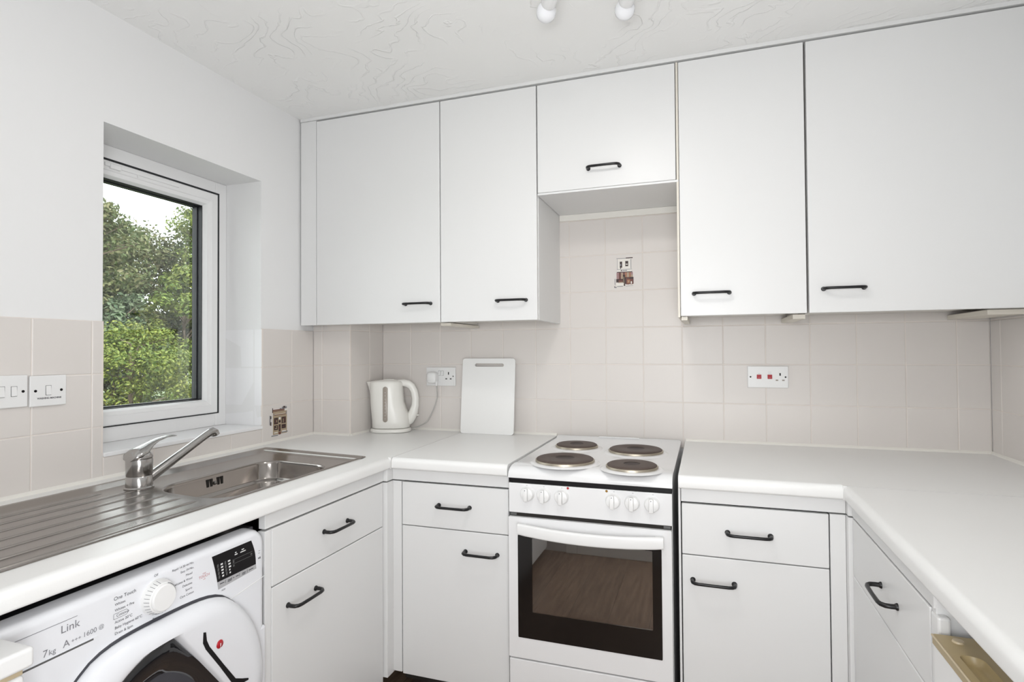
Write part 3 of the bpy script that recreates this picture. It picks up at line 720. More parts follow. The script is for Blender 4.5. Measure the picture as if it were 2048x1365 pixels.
# ------------------------------------------------------------------ mixer tap
tx, ty = -.168, -1.212
tap = thing('mixer_tap', (tx, ty, WT), 'chrome single-lever mixer tap standing behind the sink drainer', 'tap')
bm = bmesh.new(); lathe(bm, [(0, -.007), (.035, -.007), (.036, -.003), (.0325, 0), (.0315, .026), (.0302, .028), (.0315, .030), (.0325, .070), (.031, .075), (0, .075)], (tx, ty, WT-.0005), (0, 0, 1), 40)
obj('tap_body', bm, 'chrome', tap, smooth=35)
bm = bmesh.new()
lv = []
for (dy, z, rx, rz_) in ((-.0325, .072, .010, .003), (-.031, .077, .020, .007), (-.025, .082, .0275, .013), (-.012, .086, .031, .0165), (.004, .091, .029, .0165), (.018, .099, .0215, .013), (.032, .1085, .0165, .0078), (.050, .117, .0150, .0045), (.078, .1225, .0140, .003), (.103, .1215, .0125, .0025), (.110, .1205, .008, .0015)):
    lv.append([(tx+rx*math.cos(2*PI*k/20), ty+dy, WT+z+rz_*math.sin(2*PI*k/20)) for k in range(20)])
loft(bm, lv)
lathe(bm, [(.0315, .073), (.0325, .078), (.031, .085), (.024, .092), (.012, .096), (0, .097)], (tx, ty, WT), (0, 0, 1), 32)
obj('lever', bm, 'chrome', tap, smooth=50)
bm = bmesh.new()
tip = Vector((-.150, -.980, 1.034)); st = Vector((tx+.004, ty+.022, WT+.014))
d = tip-st
pts = [st+d*t_ + Vector((0, 0, .0)) for t_ in (0, .25, .5, .75, .86)] + [st+d*.93+Vector((0, 0, -.001)), st+d*.975+Vector((0, 0, -.004)), st+d*1.0+Vector((0, .002, -.011)), st+d*1.0+Vector((0, .005, -.018))]
tube(bm, pts, [.0145, .0135, .0120, .0112, .0112, .0115, .0125, .0130, .0130], 18)
obj('spout', bm, 'chrome', tap, smooth=50)

# ------------------------------------------------------------------ cooker
cx0, cx1 = .7085, 1.2075; cyf = -.662; cyb = -.022
ck = thing('cooker', ((cx0+cx1)/2, (cyf+cyb)/2, 0), 'white freestanding electric cooker with four brown-black solid hotplates', 'cooker')
bm = bmesh.new(); box(bm, cx0+.002, cx1-.002, cyf+.03, cyb, .03, .868, .002); obj('casing', bm, 'enamel', ck)
# hob: pressed top with raised border and rolled front
bm = bmesh.new()
zt = .9105
prof = [(cyb, .868), (cyb, zt+.004), (cyb-.004, zt+.006), (cyb-.018, zt+.006), (cyb-.026, zt), (cyf+.075, zt-.002), (cyf+.055, zt+.000), (cyf+.03, zt-.002), (cyf+.012, zt-.009), (cyf+.002, zt-.020), (cyf-.001, zt-.030), (cyf-.001, .873), (cyf+.01, .868)]
def xprof(x):  # small roll down at the sides
    return 0
loft(bm, [[(x, y, min(z, .9105+.006) if not e else z-(.004 if z > .88 else 0)) for y, z in prof] for x, e in ((cx0, 1), (cx0+.006, 0), (cx1-.006, 0), (cx1, 1))])
hob = obj('hob', bm, 'enamel', ck, smooth=50)
bm = bmesh.new(); box(bm, .885, 1.05, cyb-.022, cyb-.008, zt+.004, zt+.0085, .002); obj('vent_lip', bm, 'enamel', hob)
for (px, py, r) in ((.846, -.280, .0745), (.868, -.560, .0915), (1.066, -.320, .0905), (1.086, -.598, .0745)):
    bm = bmesh.new()
    lathe(bm, [(r+.022, zt-.0015), (r+.014, zt+.0025), (r+.004, zt+.004), (r+.003, zt+.0035)], (px, py, 0), (0, 0, 1), 64)
    obj('plate_dish', bm, 'enamel', hob, smooth=50)
    bm = bmesh.new()
    lathe(bm, [(r+.0035, zt+.002), (r+.004, zt+.009), (r+.0025, zt+.0105), (r, zt+.0105), (r, zt+.006)], (px, py, 0), (0, 0, 1), 64, 0)
    hp = obj('hotplate_ring', bm, 'ring', hob, smooth=50)
    bm = bmesh.new()
    lathe(bm, [(r+.0002, zt+.006), (r+.0002, zt+.0125), (r-.004, zt+.0150), (r-.010, zt+.0156), (r*.34, zt+.0156), (r*.32, zt+.0142), (0, zt+.0142)], (px, py, 0), (0, 0, 1), 64, 0)
    bm.faces.ensure_lookup_table()
    for f in bm.faces:
        c = f.calc_center_median(); 
        if (Vector((c.x-px, c.y-py))).length < r*.33: f.material_index = 1
    obj('hotplate', bm, ['iron', 'iron2'], hob, smooth=40)
obj('black_trim', B(cx0+.001, cx1-.001, cyf+.002, cyf+.03, .8575, .8805, .002), 'black', ck)
bm = bmesh.new(); box(bm, cx0+.001, cx1-.001, cyf+.001, cyf+.04, .764, .8565, .003)
pan = obj('control_panel', bm, 'enamel', ck)
kx = [.7715, .8245, .881, 1.0375, 1.0935, 1.150]
for i, x in enumerate(kx):
    bm = bmesh.new()
    lathe(bm, [(0, 0), (.0225, 0), (.0222, .004), (.0205, .006), (.0195, .012), (.017, .0135), (0, .0135)], (x, cyf+.001, .8255-.0006*i), (0, -1, 0), 36)
    box(bm, x-.0075, x+.0055, cyf-.024, cyf-.010, .8055-.0006*i, .8455-.0006*i, .003)
    k = obj('knob', bm, 'plastic', pan, smooth=35)
    bm = bmesh.new(); lathe(bm, [(0, .0006), (.0016, .0005), (.0016, 0)], (x-.001, cyf-.024, .8405-.0006*i), (0, -1, 0), 10); obj('knob_dot', bm, 'grey', k)
for nm, x, mm in (('indicator_light', .9005, 'red'), ('indicator_light', 1.0185, 'amber')):
    bm = bmesh.new(); lathe(bm, [(0, .002), (.003, .0015), (.0038, 0)], (x, cyf+.001, .8525-.001), (0, -1, 0), 16); obj(nm, bm, mm, pan, smooth=50)
for x in (.770, .825, .882, 1.0405, 1.0955, 1.153):
    obj('dial_mark', B(x-.002, x+.002, cyf+.0006, cyf+.0012, .8505, .8515), 'grey', pan)
bm = bmesh.new(); box(bm, cx0+.004, cx1-.004, cyf+.008, cyf+.04, .750, .7645); obj('door_gap_shade', bm, 'dark', ck)  # solid dark strip, painted shade in the slit above the oven door
for x in (cx0+.006, cx1-.026): obj('door_stop', B(x, x+.020, cyf+.004, cyf+.009, .7545, .7625, .001), 'greybtn', ck)
# oven door: white frame, black printed glass with clear middle
dz0, dz1 = .317, .7520
gx0, gx1, gz0, gz1 = .741, 1.176, .381, .697
bm = bmesh.new()
plate(bm, rrect(cx0+.002, cx1-.003, dz0, dz1, .003, 3), [rrect(gx0, gx1, gz0, gz1, .002, 2)], lambda p, q, d: (p, cyf-.004+d, q), .03)
door = obj('oven_door', bm, 'enamel', ck)
bm = bmesh.new()
plate(bm, rrect(gx0, gx1, gz0, gz1, .002, 2), [rrect(.787, 1.150, .462, .690, .003, 3)], lambda p, q, d: (p, cyf-.0055+d, q), .005)
gf = obj('glass_border', bm, 'ovenframe', door)
obj('door_glass', B(gx0+.01, gx1-.01, cyf-.0050, cyf-.0020, gz0+.01, gz1-.002), 'ovenglass', door)
bm = bmesh.new()
box(bm, .735, 1.185, cyf+.20, cyf+.21, .36, .72); box(bm, .735, .745, cyf+.027, cyf+.20, .36, .72); box(bm, 1.175, 1.185, cyf+.027, cyf+.20, .36, .72)
box(bm, .735, 1.185, cyf+.027, cyf+.21, .35, .36); box(bm, .735, 1.185, cyf+.027, cyf+.21, .72, .73)
obj('oven_cavity', bm, 'cavity', ck)
bm = bmesh.new()
lp = [] ; NN = 20
for i in range(NN+1):
    t_ = i/NN; x = .748+t_*(1.183-.748); bow = 4*t_*(1-t_)
    yy = cyf-.024-.010*bow; zz = .722-.010*bow; hh = .0175
    if i in (0, NN): hh = .0165
    sec = []
    for a, b in rrect(-.008, .008, -hh, hh, .0055, 3): sec.append((x, yy+a, zz+b))
    lp.append(sec)
loft(bm, lp)
for x in (.760, 1.168): box(bm, x-.010, x+.010, cyf-.026, cyf-.004, .712, .734, .003)
obj('oven_handle', bm, 'plastic', door, smooth=50)
obj('drawer_gap_shade', B(cx0+.004, cx1-.004, cyf+.012, cyf+.04, .305, .32), 'dark', ck)  # dark strip as painted shade above the storage drawer
obj('storage_drawer', B(cx0+.002, cx1-.003, cyf-.003, cyf+.03, .06, .3115, .003), 'enamel', ck)
for x in (cx0+.04, cx1-.04):
    for y in (cyf+.08, cyb-.06):
        bm = bmesh.new(); lathe(bm, [(0, 0), (.018, 0), (.018, .03), (0, .03)], (x, y, 0), (0, 0, 1), 16); obj('foot', bm, 'black', ck)

# ------------------------------------------------------------------ washing machine
XW = .276; wy0, wy1 = -1.822, -1.224; wyc = (wy0+wy1)/2; FX = XW
wm = thing('washing_machine', (0, wyc, 0), 'white front-loading washing machine under the sink drainer, with programme dial and black display', 'washing machine')
bm = bmesh.new(); box(bm, -.28, XW-.03, wy0, wy1, .02, .828, .003); obj('casing', bm, 'washer', wm)
bm = bmesh.new(); box(bm, -.28, XW-.040, wy0, wy1, .828, .842, .005); obj('lid', bm, 'drum', wm)
bm = bmesh.new()
# front panel with rounded top edge and corners
sec = [(XW-.034, .855), (XW-.028, .8565), (XW-.016, .853), (XW-.005, .842), (XW, .826), (XW, .60)]
pf = rrect(wy0, wy1, .60, .8565, [.045, .045, .001, .001], 8)
def fpan(p, q, d): return (XW-d, p, q)
N_ = len(pf)
def inset_poly(i): 
    return rrect(wy0+i, wy1-i, .60, .8475-i*.75, [max(.004, .045-i), max(.004, .045-i), .001, .001], 8)
rgs = [[(XW-.040, p, q) for p, q in inset_poly(0)], [(XW-.016, p, q) for p, q in inset_poly(.002)], [(XW-.006, p, q) for p, q in inset_poly(.008)], [(XW, p, q) for p, q in inset_poly(.022)]]
loft(bm, rgs)
obj('control_fascia', bm, 'washer', wm, smooth=55, wn=True)
obj('front_panel', B(XW-.034, XW-.001, wy0+.001, wy1-.001, .06, .606, .006), 'washer', wm)
DC = Vector((-1.505, .525))
# recess ring line and door
def dshape(r, top, n=72):
    out = []
    for k in range(n):
        a = 2*PI*k/n; y = DC.x+r*math.cos(a); z = DC.y+r*math.sin(a)
        # flattened, softened top
        if z > top-.02:
            ex = z-(top-.02); z = top-.02+.02*math.tanh(ex/.03)
        out.append((y, z))
    return out
bm = bmesh.new(); loft(bm, [[(XW-.002, y, z) for y, z in dshape(.2535, .757)], [(XW+.0015, y, z) for y, z in dshape(.2515, .754)]]); obj('door_surround', bm, 'ink', wm)
bm = bmesh.new()
levels = [(.248, .748, .000), (.249, .750, .010), (.244, .744, .022), (.232, .736, .030), (.212, .726, .035), (.203, .719, .035)]
rs_ = [[bm.verts.new((XW+h, y, z)) for y, z in dshape(r, t_)] for r, t_, h in levels]
# inner opening: circle cut by the handle chord
def inner(r, x, cut=.095, n=72):
    out = []
    for k in range(n):
        a = 2*PI*k/n; y = DC.x+r*math.cos(a); z = DC.y+r*math.sin(a)
        ca = math.radians(36); dd = (y-DC.x)*math.cos(ca)+(z-DC.y)*math.sin(ca)
        if dd > cut:
            y -= (dd-cut)*math.cos(ca); z -= (dd-cut)*math.sin(ca)
        out.append(bm.verts.new((x, y, z)))
    return out
CUT = .118
rs_.append(inner(.196, XW+.0345, .1205)); rs_.append(inner(.191, XW+.031, .1165)); rs_.append(inner(.186, XW+.014, .114)); rs_.append(inner(.182, XW+.004, .113))
for a, b in zip(rs_, rs_[1:]):
    for k in range(72): bm.faces.new((a[k], a[(k+1) % 72], b[(k+1) % 72], b[k]))
wd = obj('door', bm, 'washer', wm, smooth=50)
bm = bmesh.new()
base_ = [Vector(v.co) for v in inner(.186, XW+.010, .1145)]
bmesh.ops.delete(bm, geom=list(bm.verts), context='VERTS')
def gring(f, dx):
    out = []
    for k, v in enumerate(base_):
        w = min(1, max(0, (f-.55)/.45)); a = 2*PI*k/72; rr = .150*f
        cy, cz = DC.x-.012+rr*math.cos(a), DC.y-.008+rr*math.sin(a)
        out.append(bm.verts.new((XW+dx, v.y*w+cy*(1-w), v.z*w+cz*(1-w))))
    return out
gl_ = [gring(1, .010), gring(.96, .016), gring(.90, .020), gring(.80, .020), gring(.72, .014), gring(.66, .002), gring(.60, -.010), gring(.35, -.016), gring(.1, -.017)]
for a, b in zip(gl_, gl_[1:]):
    for k in range(72): bm.faces.new((a[k], a[(k+1) % 72], b[(k+1) % 72], b[k]))
bm.faces.new(gl_[-1])
obj('door_window', bm, 'darkglass', wd, smooth=60)
# finger gap of the door handle
bm = bmesh.new()
gp = [(-1.442, .692), (-1.436, .690), (-1.434, .672), (-1.427, .656), (-1.39, .600), (-1.357, .552), (-1.337, .541), (-1.32, .533), (-1.32, .529), (-1.345, .532), (-1.366, .546), (-1.40, .600), (-1.436, .654), (-1.443, .670)]
loft(bm, [[(XW+.030, y, z) for y, z in gp], [(XW+.0358, y, z) for y, z in gp]])
obj('handle_slot', bm, 'black', wd)
bm = bmesh.new(); lathe(bm, [(0, .0025), (.0075, .002), (.009, 0)], (XW+.035, -1.400, .648), (1, 0, 0), 24, sx=1, sy=1)
bd = obj('badge', bm, 'red', wd, smooth=50)
bm = bmesh.new(); box(bm, XW+.0365, XW+.0379, -1.4012, -1.3992, .6445, .6505); box(bm, XW+.0365, XW+.0379, -1.4015, -1.3985, .6415, .6425); obj('badge_mark', bm, 'whitep', bd)
# dial
bm = bmesh.new(); lathe(bm, [(.0, 0), (.0335, 0), (.0330, .006), (.0285, .018), (.0270, .019), (.0262, .0185), (.0255, .0215), (.0235, .0235), (0, .0235)], (XW, -1.5205, .7945), (1, 0, 0), 48)
dl = obj('dial', bm, 'plastic', wm, smooth=35)
bm = bmesh.new()
for k in range(15):
    a = math.radians(100+k*13); c0, s0 = math.cos(a), math.sin(a)
    tube(bm, [(XW+.0075, -1.5205+.0325*c0, .7945+.0325*s0), (XW+.0175, -1.5205+.0291*c0, .7945+.0291*s0)], .0004, 5)
tube(bm, [(XW+.0188, -1.5205+.0268*math.cos(a_), .7945+.0268*math.sin(a_)) for a_ in [math.radians(t_) for t_ in range(-60, 80, 10)]], .0009, 6)
obj('dial_marks', bm, 'grey', dl)
# display
FX = XW+.0004
def curved_quad(bm, pl, x, mi=0, nseg=8, bulge=.004):
    (a, b, c, d) = pl     # TL TR BR BL
    L = [Vector((x, a[0]+(d[0]-a[0])*i/nseg+bulge*.3*math.sin(PI*i/nseg), a[1]+(d[1]-a[1])*i/nseg)) for i in range(nseg+1)]
    Rr = [Vector((x, b[0]+(c[0]-b[0])*i/nseg+bulge*math.sin(PI*i/nseg), b[1]+(c[1]-b[1])*i/nseg)) for i in range(nseg+1)]
    for i in range(nseg):
        bm.faces.new([bm.verts.new(L[i]), bm.verts.new(L[i+1]), bm.verts.new(Rr[i+1]), bm.verts.new(Rr[i])]).material_index = mi
bm = bmesh.new()
curved_quad(bm, [(-1.389, .8255), (-1.2755, .8255), (-1.2605, .7645), (-1.374, .7645)], FX)
curved_quad(bm, [(-1.374, .7645), (-1.2605, .7645), (-1.259, .7535), (-1.3715, .7475)], FX, 1, 2, 0)
disp = obj('display', bm, ['black', 'silver'], wm, recalc=True)
bm = bmesh.new()
def dash(y, z, w, h, mi): 
    box(bm, FX+.0002, FX+.0005, y, y+w, z, z+h, mi=mi)
for k in range(5): dash(-1.3655+.0012*k, .799-.0068*k, .006 if k < 3 else .005, .0036, 0)
for k in range(5): dash(-1.345+.0012*k, .799-.0068*k, .0065 if k < 3 else .0035, .0036, 0)
for k in range(4):
    dash(-1.375+.0014*k, .7965-.0085*k, .004, .0070, 1); dash(-1.3545+.0014*k, .7965-.0085*k, .004, .0070, 1)
dash(-1.332, .7985, .060, .0008, 1); dash(-1.332, .789, .060, .0008, 1); dash(-1.331, .7915, .004, .006, 1); dash(-1.330, .783, .004, .004, 1); dash(-1.278, .792, .005, .0035, 1)
dash(-1.3255, .8075, .008, .0022, 0); dash(-1.3245, .8120, .004, .0022, 0); dash(-1.309, .8075, .016, .0022, 0); dash(-1.305, .8125, .007, .0022, 0)
for k, (y, w) in enumerate(((-1.367, .012), (-1.345, .010), (-1.33, .003), (-1.322, .008), (-1.303, .010), (-1.283, .014))): dash(y, .7575, w, .0016, 2); 
for y in (-1.352, -1.334, -1.312, -1.288): dash(y, .755, .0006, .007, 2)
dash(-1.345, .7545, .010, .0014, 2); dash(-1.303, .7545, .009, .0014, 2)
obj('display_lettering', bm, ['whitep', 'greybtn', 'ink'], disp)
# lettering printed on the fascia
bm = bmesh.new()
def tx_(s, y, z, size, mi=0, align='LEFT', bold=0.0): text_into(bm, s, size, mX(FX+.0001, y, z), mi, align, bold)
tx_('Link', -1.6955, .8085, .0185, 0)
box(bm, FX, FX+.0003, -1.79, -1.6685, .8215, .8223)
tx_('7', -1.7225, .7815, .0165, 0); tx_('kg', -1.7135, .7805, .0125, 0); tx_('A', -1.6915, .7825, .0165, 0); tx_('+++', -1.6785, .7825, .0095, 0); tx_('1600', -1.6595, .7835, .0120, 0); tx_('@', -1.6325, .7845, .0095, 0)
tx_('One Touch', -1.6055, .823, .0092, 1)
for k, s in enumerate(('Whites', 'Whites + Pre', 'Cottons', 'Active 20\u00b0C', 'Baby Hygiene 60\u00b0C', 'Drain & Spin')):
    tx_(s, -1.6035+(.003 if k == 2 else 0), .8120-.0103*k-(.001 if k > 2 else 0), .0068, 1)
for a, b in (((-1.6055, .7960), (-1.5815, .7960)), ((-1.6055, .7955), (-1.6055, .7865)), ((-1.6055, .7865), (-1.5815, .7865)), ((-1.5815, .7960), (-1.5765, .7912)), ((-1.5765, .7912), (-1.5815, .7865))):
    tube(bm, [(FX+.0002, *a), (FX+.0002, *b)], .00025, 4, mi=1)
tx_('Off', -1.5215, .8355, .0066, 1, 'CENTER'); tx_('Rinse', -1.5215, .7525, .0066, 1, 'CENTER', .0001)
for k, s in enumerate(('Rapid 14\u00b730\u00b744 Min.', 'Easy 39 Min.', 'Mixed', 'Delicates & Wool', 'Delicates', 'Sports', 'Care Cotton')):
    tx_(s, -1.4345+(-.004 if k in (2, 3, 4, 5) else 0) - (.0 if k else .0), .8305-.0102*k, .0064, 1, 'RIGHT')
tx_('ONE', -1.4085, .7975, .0042, 2, 'CENTER'); tx_('TOUCH', -1.4085, .7915, .0078, 2, 'CENTER'); tx_('wifi', -1.4085, .7855, .0042, 2, 'CENTER')
tx_('ADD', -1.3570, .7420, .0050, 1, 'CENTER')
box(bm, FX, FX+.0003, -1.2525, -1.2475, .7925, .7933, mi=1); box(bm, FX, FX+.0003, -1.2530, -1.2480, .7870, .7878, mi=1)
bm.faces.new([bm.verts.new((FX+.0002, -1.2535, .7730)), bm.verts.new((FX+.0002, -1.2535, .7780)), bm.verts.new((FX+.0002, -1.2500, .7755))]).material_index = 1
for yy in (-1.2492, -1.2474): box(bm, FX, FX+.0003, yy, yy+.0011, .7730, .7780, mi=1)
obj('fascia_lettering', bm, ['grey', 'ink', 'pink'], wm, recalc=False)
# seam under the display and the detergent drawer with its scooped pull
bm = bmesh.new(); tube(bm, [(XW+.0002, -1.374, .7075), (XW+.0002, -1.2265, .7275)], .0009, 6); obj('fascia_seam', bm, 'plastic', wm, smooth=60)
bm = bmesh.new()
dsp = [(-1.812, .770), (-1.812, .6905), (-1.79, .688)] + [(-1.665+.030*math.sin(a_)-.10*(1-math.sin(a_)), .772-.078*math.cos(a_)) for a_ in [math.radians(t_) for t_ in range(10, 91, 10)]] + [(-1.637, .7718)]
loft(bm, [[(XW-.0002, y, z) for y, z in dsp], [(XW+.0016, y, z) for y, z in dsp]])
dd = obj('detergent_drawer', bm, 'washer', wm)
bm = bmesh.new(); 
N1 = 14; ra = []
for i in range(N1+1):
    t_ = i/N1; y = -1.80+t_*(.158); dep = .010*math.sin(PI*min(1, .12+t_*.88))
    ra.append([(XW+.0017, y, .7712), (XW+.0017, y, .7692), (XW+.0018, y, .7680)])
    
loft(bm, [[(a[0], a[1], a[2]) for a in r_] for r_ in ra]); obj('drawer_lip', bm, 'greybtn', dd)

# ------------------------------------------------------------------ white fridge beside the washing machine (only its top corner is in the picture)
fr = thing('freezer', (.03, -2.11, 0), 'white freezer left of the washing machine, only its rounded top corner in the picture', 'freezer')
obj('casing', B(-.28, .280, -2.40, -1.832, .02, .835, .004), 'washer', fr)
fd = obj('door', B(.292, .358, -2.40, -1.795, .05, .805, .006, 3), 'plastic', fr, smooth=40, wn=True)
obj('door_cap', B(.290, .366, -2.405, -1.787, .8145, .8440, .006, 4), 'plastic', fd, smooth=40, wn=True)
obj('trim_strip', B(.291, .356, -2.40, -1.797, .805, .8145, .001), 'beigel', fd)

# ------------------------------------------------------------------ right-hand fridge with beige top strip
fg = thing('fridge', (1.95, -1.5, 0), 'white fridge with a beige door top, tucked under the right-hand worktop', 'fridge')
obj('casing', B(1.712, 2.2, -1.84, -1.245, .02, .825, .004), 'plastic', fg)
dr = obj('door', B(1.650, 1.708, -1.84, -1.243, .05, .7875, .004), 'plastic', fg)
bm = bmesh.new()
plate(bm, rrect(1.648, 1.708, -1.84, -1.241, .006, 4), [rrect(1.662, 1.693, -1.66, -1.305, [.016, .010, .004, .004], 6)], lambda p, q, d: (p, q, .801-d), .013)
ts = obj('door_top', bm, 'beige', dr)
bm = bmesh.new(); tube(bm, [(1.6485, -1.84, .8005), (1.6485, -1.244, .8005)], .0018, 8); obj('front_lip', bm, 'beigel', ts, smooth=60)
bm = bmesh.new()
ri = [rrect(1.662+i_, 1.693-i_, -1.66+i_, -1.305-i_, [max(.004, .016-i_), max(.004, .010-i_*.5), .004, .004], 6) for i_ in (0, .002, .006)]
zz_ = (.8008, .792, .7885)
rr2 = [[bm.verts.new((p, q, z_)) for p, q in r_] for r_, z_ in zip(ri, zz_)]
for a, b in zip(rr2, rr2[1:]):
    for k in range(len(a)): bm.faces.new((a[k], a[(k+1) % len(a)], b[(k+1) % len(a)], b[k]))
bm.faces.new(rr2[-1]); obj('grip_recess', bm, 'beige', ts, smooth=50)
bm = bmesh.new(); lathe(bm, [(0, .0035), (.0075, .003), (.0085, 0)], (1.678, -1.262, .801), (0, 0, 1), 20); obj('hinge_cap', bm, 'beigel', ts, smooth=50)

# ------------------------------------------------------------------ kettle
KC = Vector((-.046, -.100)); KA = math.radians(21); KZ = WT
def kp(u, v, z): return (KC.x+u*math.cos(KA)-v*math.sin(KA), KC.y+u*math.sin(KA)+v*math.cos(KA), KZ+z)
kb = thing('power_base', (*KC, KZ), 'flat white kettle base with cable and plug, underneath the jug kettle', 'power base')
def oval(u0, u1, hv, z, n=40, p=2.4):
    out = []
    for k in range(n):
        a = 2*PI*k/n; c_, s_ = math.cos(a), math.sin(a)
        u = (u0+u1)/2+(u1-u0)/2*math.copysign(abs(c_)**(2/p), c_); v = hv*math.copysign(abs(s_)**(2/p), s_)
        out.append(kp(u, v, z))
    return out
bm = bmesh.new(); loft(bm, [oval(-.088, .083, .066, .0005), oval(-.092, .088, .070, .004), oval(-.093, .088, .070, .012), oval(-.090, .085, .067, .0165), oval(-.084, .079, .062, .018)])
obj('base_plate', bm, 'creampl', kb, smooth=50)
kt = thing('kettle', (*KC, KZ+.0185), 'cream-white plastic jug kettle in the left corner of the back wall', 'kettle')
bm = bmesh.new()
prof = [(-.081, .080, .060, .020), (-.084, .083, .063, .023), (-.085, .084, .0635, .05), (-.0875, .078, .0635, .08), (-.090, .068, .063, .105), (-.092, .058, .062, .135), (-.094, .053, .0605, .195), (-.094, .053, .058, .221), (-.089, .046, .054, .2285), (-.078, .038, .046, .2315)]
loft(bm, [oval(*a) for a in prof])
kbod = obj('body', bm, 'creampl', kt, smooth=50)
bm = bmesh.new()
sp = []
for t_, z in ((0, .150), (.35, .185), (.7, .208), (1, .2265)):
    w = .004+.020*t_; o_ = -.0925-.020*t_**1.3
    sp.append([kp(*q, z) for q in ((o_, 0), (o_+.006, w*.6), (-.072, w+.004), (-.06, w), (-.06, -w), (-.072, -w-.004), (o_+.006, -w*.6))])
loft(bm, sp); obj('spout', bm, 'creampl', kt, smooth=60)
bm = bmesh.new()
hpts = [(.030, .2205), (.055, .2205), (.076, .215), (.092, .203), (.103, .182), (.1085, .150), (.1075, .118), (.100, .090), (.090, .068), (.080, .048), (.072, .035)]
tube(bm, [kp(u, 0, z) for u, z in hpts], [.012, .0140, .0150, .0150, .0145, .0142, .0150, .0175, .0190, .018, .010], 16, flat=1.15)
obj('handle', bm, 'creampl', kt, smooth=60)
bm = bmesh.new(); loft(bm, [oval(-.060, .028, .036, .2310), oval(-.058, .026, .034, .2335), oval(-.030, .024, .020, .2345)]); 
lathe(bm, [(.026, 0), (.024, .0035), (0, .004)], kp(-.012, 0, .2335), (0, 0, 1), 28, sx=1.1, sy=.7)
obj('lid', bm, 'creampl', kt, smooth=50)
# water gauge on the side facing the room
bm = bmesh.new()
def gz(du, z, e): 
    v = -.0637+.0015*abs(z-.07)/.15 + e
    return kp(-.016+du, v, z)
gpl = []
for du, dz in rrect(-.0105, .0105, .050, .2065, .0104, 6): gpl.append((du, dz))
loft(bm, [[gz(a, b, .003) for a, b in gpl], [gz(a, b, -.0012) for a, b in gpl], [gz(a*.86, .128+(b-.128)*.985, -.0022) for a, b in gpl]])
wg = obj('water_gauge', bm, 'gauge', kt, smooth=50)
bm = bmesh.new()
for k in range(9):
    a = gz(0, .065+.0145*k, -.0026); box(bm, a[0]-.0018, a[0]+.0018, a[1]-.0003, a[1]+.0003, a[2]-.0007, a[2]+.0007)
obj('gauge_marks', bm, 'whitep', wg)
bm = bmesh.new(); q0 = kp(.098, 0, .073); q1 = kp(.124, 0, .073)
tube(bm, [q0, q1], [.006, .007], 12, flat=.5); obj('switch', bm, 'creampl', kt, smooth=50)
# cable and plug belong to the base
bm = bmesh.new()
cp = [kp(.075, .03, .008), kp(.10, .045, .010), (.085, -.020, WT+.035), (.105, -.012, WT+.065), (.125, -.011, WT+.105), (.140, -.012, WT+.150), (.1455, -.022, WT+.185), (.1455, -.030, WT+.207)]
cpv = [Vector(p) for p in cp]; dense = []
for i in range(len(cpv)-1):
    p0, p1, p2, p3 = cpv[max(i-1, 0)], cpv[i], cpv[i+1], cpv[min(i+2, len(cpv)-1)]
    for j in range(6):
        t_ = j/6; dense.append(.5*((2*p1)+(-p0+p2)*t_+(2*p0-5*p1+4*p2-p3)*t_**2+(-p0+3*p1-3*p2+p3)*t_**3))
dense.append(cpv[-1]); tube(bm, dense, .0028, 8); obj('power_cable', bm, 'cable', kb, smooth=60)
bm = bmesh.new()
pz, px_ = 1.152, .122
plg = [rrect(px_-.024+i_, px_+.024-i_, pz-.026+i_, pz+.026-i_, max(.006, .016-i_), 6) for i_ in (.0, .0, .002, .007)]
loft(bm, [[(a, y_, b) for a, b in r_] for r_, y_ in zip(plg, (-.0105, -.030, -.037, -.040))])
tube(bm, [(.1455, -.029, WT+.225), (.1455, -.030, WT+.205)], [.0065, .0042], 12)
obj('plug', bm, 'plastic', kb, smooth=50)

# ------------------------------------------------------------------ chopping board
bm = bmesh.new()
lean = .036
def cb(p, q, d):  # p across, q up, d thickness towards the room
    return (p-.004*q, -.012-lean*(1-q/.328)-.009+d, WT+.0005+q+.0)
out = rrect(.2745, .522, 0, .328, .012, 5)
plate(bm, out, [rrect(.334, .470, .292, .306, .0069, 6)], cb, .009)
tag(obj('chopping_board', bm, 'board', None), 'white plastic chopping board with slot handle, leaning on the tiles right of the kettle', 'chopping board')

